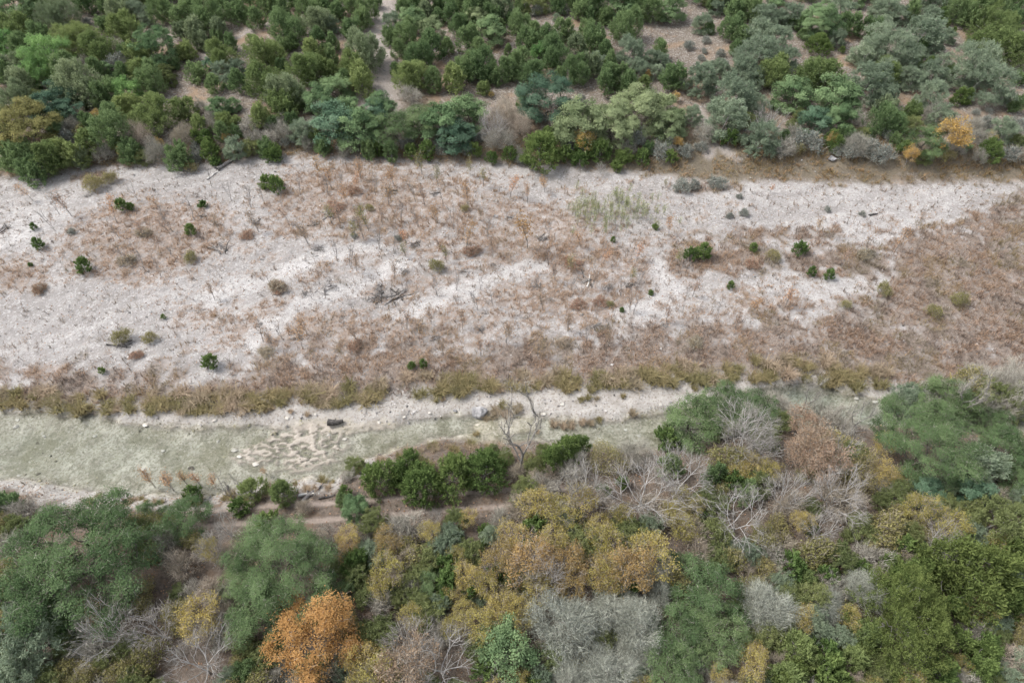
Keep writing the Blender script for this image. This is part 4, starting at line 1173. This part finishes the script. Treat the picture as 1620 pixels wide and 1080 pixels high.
rock(757, 655, 36, .50, ROCK_GREY, '', 904, .75, (.3, -.25), label='grey slab boulder tilted at the stream edge beside brown grass clumps')
rock(391, 242, 20, .4, ROCK_GREY, '', 902, .5, (.1, -.25), label='grey boulder at the far bank beside a fallen dark log', zone='far')
for k_, (a_, b_, w_, m_, d_) in enumerate([(545, 695, 9, ROCK_PALE, 'small pale rock'), (303, 741, 12, ROCK_DARK, 'small dark rock'), (25, 675, 11, ROCK_PALE, 'white angular rock'), (228, 742, 11, ROCK_PALE, 'white angular rock'),
        (371, 712, 12, ROCK_PALE, 'flat cream rock'), (379, 722, 10, ROCK_PALE, 'flat cream rock'), (345, 698, 8, ROCK_PALE, 'small pale rock'), (258, 713, 8, ROCK_PALE, 'small pale rock'), (150, 690, 8, ROCK_PALE, 'small pale rock'),
        (70, 690, 8, ROCK_PALE, 'small pale rock'), (28, 664, 9, ROCK_PALE, 'flat cream rock'), (230, 672, 12, ROCK_PALE, 'flat cream rock'), (340, 665, 9, ROCK_PALE, 'small pale rock'), (405, 734, 13, ROCK_PALE, 'flat cream rock'),
        (30, 752, 7, ROCK_PALE, 'small pale rock'), (455, 662, 10, ROCK_PALE, 'small pale rock'), (520, 688, 9, ROCK_PALE, 'small pale rock'), (600, 668, 8, ROCK_PALE, 'small pale rock'), (640, 660, 8, ROCK_PALE, 'small pale rock'),
        (680, 654, 8, ROCK_PALE, 'small pale rock'), (720, 650, 9, ROCK_GREY, 'small grey rock'), (860, 655, 9, ROCK_PALE, 'small pale rock'), (990, 680, 8, ROCK_PALE, 'small pale rock'), (1010, 690, 9, ROCK_PALE, 'small pale rock'),
        (890, 640, 9, ROCK_PALE, 'white angular rock'), (1045, 640, 8, ROCK_PALE, 'white angular rock'), (1385, 635, 12, ROCK_PALE, 'flat cream rock'), (1355, 630, 10, ROCK_PALE, 'flat cream rock'), (1317, 252, 20, ROCK_GREY, 'knobbly grey rock'),
        (1180, 240, 9, ROCK_GREY, 'small grey rock'), (785, 343, 12, ROCK_GREY, 'small grey rock'), (500, 655, 8, ROCK_PALE, 'small pale rock')]):
    rock(a_, b_, w_, .4 if 'flat' not in d_ else .2, m_, d_, 910 + k_, zone='far' if b_ < 260 else 'stream')

def log_mesh(name, L, r0, r1, mat, seed, bends=5, stubs=2):
    rg = np.random.RandomState(seed)
    sk = Skel([np.array([t * L - L / 2, math.sin(t * 3 + seed) * .06 * L, r0 * .8 + rg.normal() * .02 * L]) for t in np.linspace(0, 1, bends + 1)])
    nmain = sk.n
    for s in range(stubs):
        j = rg.randint(1, nmain)
        d = np.array([rg.uniform(-.1, .5), rg.choice([-1, 1]) * rg.uniform(.3, .9), rg.uniform(.2, .8)])
        m = sk.add(sk.P[j] + d * L * .10, j); sk.add(sk.P[m] + (d + rg.normal(size=3) * .3) * L * .10, m)
    r = np.interp(sk.P[:sk.n, 0], [-L / 2, L / 2], [r0, r1]); r[nmain:] *= .45
    sk.radii = lambda *a, **k: r
    return sk.mesh(name, mat, sides=6)

def log(px1, py1, px2, py2, rad, mat, label, zone, seed, stubs=2):
    a, b = on_ground(px1, py1), on_ground(px2, py2)
    d = b - a; L = float(np.linalg.norm(d))
    me = log_mesh('log', L, rad, rad * .5, mat, seed, stubs=stubs)
    o = bpy.data.objects.new('fallen_log', me)
    c = (a + b) / 2
    o.location = c
    o.rotation_euler = (0, -math.asin(max(-1, min(1, d[2] / L))), math.atan2(d[1], d[0]))
    o['category'] = 'log'
    COL.objects.link(o)
    THINGS.append(dict(o=o, desc='', x=(px1 + px2) / 2, y=(py1 + py2) / 2, w=L, kind='log', label=label, group=None, zone=zone))
    return o

log(346, 271, 382, 244, .28, DRIFT, 'long dark fallen log sloping down the far bank beside grey boulder', 'far', 1)
log(329, 285, 344, 270, .14, DRIFT_WHITE, 'thin bleached log below the dark log at the gravel edge', 'far', 2)
log(521, 671, 543, 668, .42, DRIFT_DARK, 'short dark stranded log lying in the shallow stream', 'stream', 3, 0)
log(927, 455, 934, 435, .13, DRIFT_WHITE, 'bleached white pole sticking out of a driftwood heap', 'bar', 4, 0)
log(1374, 341, 1388, 340, .16, DRIFT_DARK, 'lone short dark log on the white gravel at right', 'bar', 5, 0)
log(478, 795, 508, 771, .22, DRIFT, 'thick weathered log of the driftwood on the near bank', 'near', 6)
log(473, 786, 497, 780, .16, DRIFT_WHITE, 'bleached log lying across the near bank driftwood', 'near', 7)
log(480, 788, 512, 768, .13, DRIFT, 'slender grey log on the near bank driftwood', 'near', 17)
log(505, 790, 530, 782, .12, DRIFT_DARK, 'thin dark branch on the dry grass right of the driftwood', 'near', 8)
log(652, 861, 695, 848, .14, DRIFT_DARK, 'thin dark log lying in the clearing below the white tree', 'near', 9)
log(232, 892, 262, 872, .26, DRIFT_DARK, 'dark leaning limb at the right side of the biggest live oak', 'near', 10)
log(306, 938, 332, 922, .14, DRIFT_DARK, 'dark thin log lying in the shaded hollow', 'near', 11)
log(370, 789, 362, 768, .16, DRIFT_DARK, 'charred stump leaning left of the two round junipers', 'near', 12, 0)
log(885, 905, 870, 885, .16, DRIFT, 'grey log among the yellow trees', 'near', 13)
log(168, 548, 208, 548, .10, DRIFT_DARK, 'dark stick lying under the leafless olive bush', 'bar', 14)
log(1215, 590, 1240, 612, .10, DRIFT_WHITE, 'bleached pole leaning into the deep blue pool', 'stream', 15, 0)

BRANCH = [log_mesh('driftwood_branch', 1.6, .07, .03, DRIFT, s, stubs=3) for s in (201, 202, 203, 204)]
HEAPS = [(350, 393, 40), (505, 396, 28), (525, 342, 34), (500, 354, 26), (520, 458, 48), (625, 468, 54), (600, 470, 34), (440, 453, 24), (925, 447, 44), (1000, 451, 30), (945, 519, 30), (195, 543, 36), (405, 353, 24), (345, 356, 20),
         (655, 388, 26), (620, 305, 26), (685, 308, 22), (90, 315, 24), (5, 362, 28), (860, 378, 30), (600, 455, 24), (760, 522, 22), (480, 466, 20), (590, 475, 24), (735, 432, 24), (850, 455, 24), (1155, 452, 16), (1050, 515, 20),
         (470, 535, 20), (320, 342, 20), (1085, 405, 18), (140, 310, 16), (690, 535, 18), (1560, 430, 18), (805, 345, 16), (640, 430, 20), (560, 350, 18), (780, 420, 18), (870, 475, 20), (965, 455, 22)]
for a_, b_, w_ in HEAPS:
    p = on_ground(a_, b_); s = w_ * depth(p) / FPX
    root = thing('driftwood_heap', 'driftwood', (p[0], p[1], G(p[0], p[1])))
    for j in range(rnd.randint(7, 11)):
        o = part('branch', BRANCH[j % 4], root, rnd.choice([DRIFT, DRIFT, DRIFT, DRIFT_DARK]))
        t = rnd.uniform(0, 6.28); r_ = rnd.random() ** .7 * s * .33
        o.location = (r_ * math.cos(t), r_ * math.sin(t) * .7, .03 + rnd.random() * .16)
        o.rotation_euler = (rnd.uniform(0, 6.28), rnd.uniform(-.45, .2), rnd.uniform(0, 6.28))
        q_ = s * rnd.uniform(.25, .5); o.scale = (q_, q_, q_)
    THINGS.append(dict(o=root, desc='tangled heap of dark driftwood', x=a_, y=b_, w=s, kind='heap', label=None, group='driftwood heaps on the gravel bar', zone='bar'))

# ------------------------------------------------------------------ labels: what it looks like, which landmark it stands by, and its rank among its like
LAND = {
    'far': [(242, 72, 'the big pale domed oak'), (72, 88, 'the bright green leafy tree'), (35, 195, 'the brownish oak'), (390, 35, 'the lone juniper pair'), (450, 38, 'the big round dark juniper'),
            (600, 60, 'the stony track'), (600, 150, "the stony track's foot"), (865, 150, 'the big dark teal oak'), (779, 188, 'the white dead branches'), (925, 217, 'the golden tree'), (990, 38, 'the wide clipped-looking juniper'),
            (1010, 168, 'the widest pale oak'), (1100, 60, 'the brown open slope'), (1130, 225, 'the forked footpath'), (1310, 90, 'the tan clearing'), (1220, 186, 'the bare grey tree'), (1408, 74, 'the large silvery tree'),
            (1512, 206, 'the tall orange tree'), (1560, 110, 'the right clearing'), (391, 242, 'the grey boulder'), (218, 210, 'the pale tan shrub'), (1510, 40, 'the right stony gap'),
            (527, 165, 'the pair of light teal oaks'), (200, 142, 'the lime green tree'), (140, 25, 'the left stony patch'), (700, 210, 'the shady oak row')],
    'bar': [(240, 380, 'the large russet leaf patch'), (503, 262, 'the far edge orange sapling'), (836, 350, 'the widest orange sapling'), (970, 325, 'the pale seedling patch'), (1103, 397, 'the paired green bushes'),
            (1267, 391, 'the roundest green bush'), (925, 447, 'the bleached pole heap'), (625, 468, 'the longest driftwood heap'), (520, 458, 'the crescent driftwood heap'), (330, 571, 'the lone dark green bush'),
            (660, 576, 'the twin little junipers'), (690, 418, 'the yellow bush'), (58, 384, 'the leftmost green bush'), (190, 540, 'the leafless olive bush'), (350, 393, 'the grey driftwood heap'), (428, 288, 'the far-left green bush pair'),
            (1450, 450, 'the brown grassland'), (740, 290, 'the far gravel edge'), (800, 520, 'the brown grass band'), (280, 755, 'the waterside orange saplings')],
    'near': [(122, 860, 'the biggest live oak'), (442, 872, 'the live oak by the track'), (484, 1002, 'the big orange tree'), (420, 775, 'the two round junipers'), (690, 750, 'the dark green thicket'), (688, 816, 'the tall white shrub'),
             (600, 805, 'the rutted track'), (826, 668, 'the tall dark bare tree'), (930, 1000, 'the silvery lichen trees'), (1110, 980, 'the broad green oak'), (1022, 764, 'the widest white bare tree'), (1176, 812, 'the crooked white tree'),
             (1102, 668, 'the leaning oak by the water'), (1290, 690, 'the russet treetops'), (1478, 690, 'the broad grey green tree'), (1440, 984, 'the biggest juniper'), (870, 860, 'the yellow grove'), (1510, 832, 'the pale yellow shrub'),
             (305, 1042, 'the lower left white branches'), (692, 1042, 'the bottom white branches'), (800, 1028, 'the bright green oak'), (1265, 632, 'the blue pool'), (1600, 615, 'the right edge thicket'),
             (285, 890, 'the shaded hollow'), (1215, 958, 'the silver and yellow shrub'), (50, 1010, 'the greyish tree at lower left'), (1310, 870, 'the grey brush')],
}
LAND['stream'] = [(755, 656, 'the grey slab boulder'), (532, 669, 'the dark stranded log'), (480, 700, 'the cream ledges'), (110, 715, 'the left pool'), (1265, 632, 'the blue pool'), (800, 655, 'the grassy shoal'), (280, 755, 'the orange sapling row'), (1020, 685, 'the leaning oak')]
LAND['edge'] = LAND['isle'] = LAND['nearbank'] = LAND['stream']
CUSTOM = {('ol', 122, 882): 'biggest live oak, broad grey green crown left of the shaded hollow', ('or', 484, 1002): 'big bright orange tree beside the spreading live oak at lower left',
          ('ob', 865, 150): 'big dark teal dome shaped oak on the far bank', ('ov', 35, 195): 'large brownish olive oak at the left edge of the far bank',
          ('og', 242, 70): 'big pale cauliflower domed oak on the far left slope', ('bd', 826, 668): 'tall dark leafless tree standing alone at the water below the slab boulder',
          ('br', 688, 816): 'tall narrow white leafless shrub standing on the rutted track', ('br', 1022, 764): 'widest white limbed leafless tree, branches sprawling over yellow trees',
          ('br', 1176, 812): 'crooked white leafless tree reaching down right of the tan patch', ('ol', 1478, 694): 'broad grey green tree with dark forks, right of the russet treetops',
          ('jn', 1440, 984): 'biggest juniper, rounded dark crown at lower right', ('jr', 398, 773): 'round juniper bush by the water, left of the pair', ('jr', 445, 777): 'round juniper bush by the water, right of the pair',
          ('gf', 925, 217): 'golden orange slim tree before the pale oaks at far bank', ('gf', 1512, 206): 'tall orange tree above the verge at far right', ('br', 779, 188): 'white dead branched tree on the far bank above the oak row end',
          ('sb', 651, 577): 'left one of the twin little junipers above the grass row', ('sb', 669, 574): 'right one of the twin little junipers above the grass row', ('sb', 330, 571): 'lone dark green bush on the lower left gravel',
          ('ol', 1100, 664): 'dark live oak leaning from the water edge over the stream', ('og', 800, 1028): 'bright green oak at the bottom edge left of the silvery trees', ('lg', 72, 84): 'large bright light green leafy tree on the far left slope',
          ('jd', 992, 37): 'wide clipped looking dark juniper on the far slope', ('jd', 450, 38): 'big round dark juniper at the edge of the stony clearing'}
ORD = ['first', 'second', 'third', 'fourth', 'fifth', 'sixth', 'seventh', 'eighth', 'ninth', 'tenth', 'eleventh', 'twelfth', 'thirteenth', 'fourteenth', 'fifteenth', 'sixteenth']
kinds = {}
for t in THINGS:
    kinds.setdefault((t['kind'], t.get('zone')), []).append(t['w'])
used = {}
for t in THINGS:
    c = CUSTOM.get((t['kind'], int(t['x']), int(t['y'])))
    if c:
        t['final'] = c
        continue
    if t['label'] and not t['label'].startswith('X'):
        t['final'] = t['label']
        continue
    ws = sorted(kinds[(t['kind'], t['zone'])])
    r = ws.index(t['w']) / max(1, len(ws) - 1)
    size = 'small ' if r < .34 else 'large ' if r > .67 else 'mid-sized '
    if t['kind'] in ('rock', 'heap'):
        size = ''
    best = sorted(LAND[t['zone']], key=lambda q: (q[0] - t['x']) ** 2 + ((q[1] - t['y']) * 1.5) ** 2)
    lx, ly, nm = best[0]
    dx, dy = t['x'] - lx, (t['y'] - ly) * 1.3
    rel = 'at' if math.hypot(dx, dy) < 14 else ('left of' if dx < 0 else 'right of') if abs(dx) > abs(dy) else ('behind' if dy < 0 else 'in front of')
    t['key'] = f"{size}{t['desc']} {rel} {nm}"
    used.setdefault(t['key'], []).append(t)
for key, ts in used.items():
    ts.sort(key=lambda t: t['x'])
    for i_, t in enumerate(ts):
        t['final'] = key if len(ts) == 1 else f"{key}, {ORD[min(i_, 15)]} from left"
GROUPS = {'jd': 'junipers', 'jo': 'junipers', 'jg': 'junipers', 'jr': 'junipers', 'jn': 'junipers', 'sb': 'green bushes', 'og': 'oaks', 'ob': 'oaks', 'op': 'oaks', 'ov': 'oaks', 'ol': 'live oaks', 'lg': 'leafy trees', 'gg': 'grey green trees', 'gs': 'grey shrubs',
          'yl': 'yellow trees', 'yo': 'olive shrubs', 'os': 'olive bushes', 'go': 'golden trees', 'gf': 'golden trees', 'or': 'orange trees', 'pk': 'russet trees', 'br': 'bare white trees', 'bd': 'bare dark trees', 'bs': 'twiggy shrubs', 'bt': 'twiggy shrubs', 'gl': 'lichen trees',
          'wr': 'dry weeds', 'wt': 'dry weeds', 'so': 'saplings', 'sr': 'saplings', 'sx': 'saplings', 'sy': 'saplings', 'rock': 'loose rocks', 'log': 'fallen logs'}
WHERE = {'far': 'on the far bank', 'near': 'on the near bank', 'bar': 'on the gravel bar', 'stream': 'in the stream'}
for t in THINGS:
    t['o']['label'] = t['final']
    g = t['group'] or (f"{GROUPS.get(t['kind'], 'plants')} {WHERE.get(t['zone'], 'by the stream')}")
    t['o']['group'] = g
print('things', len(THINGS), 'tris', sum(len(m.loops) - 2 * len(m.polygons) for m in bpy.data.meshes))
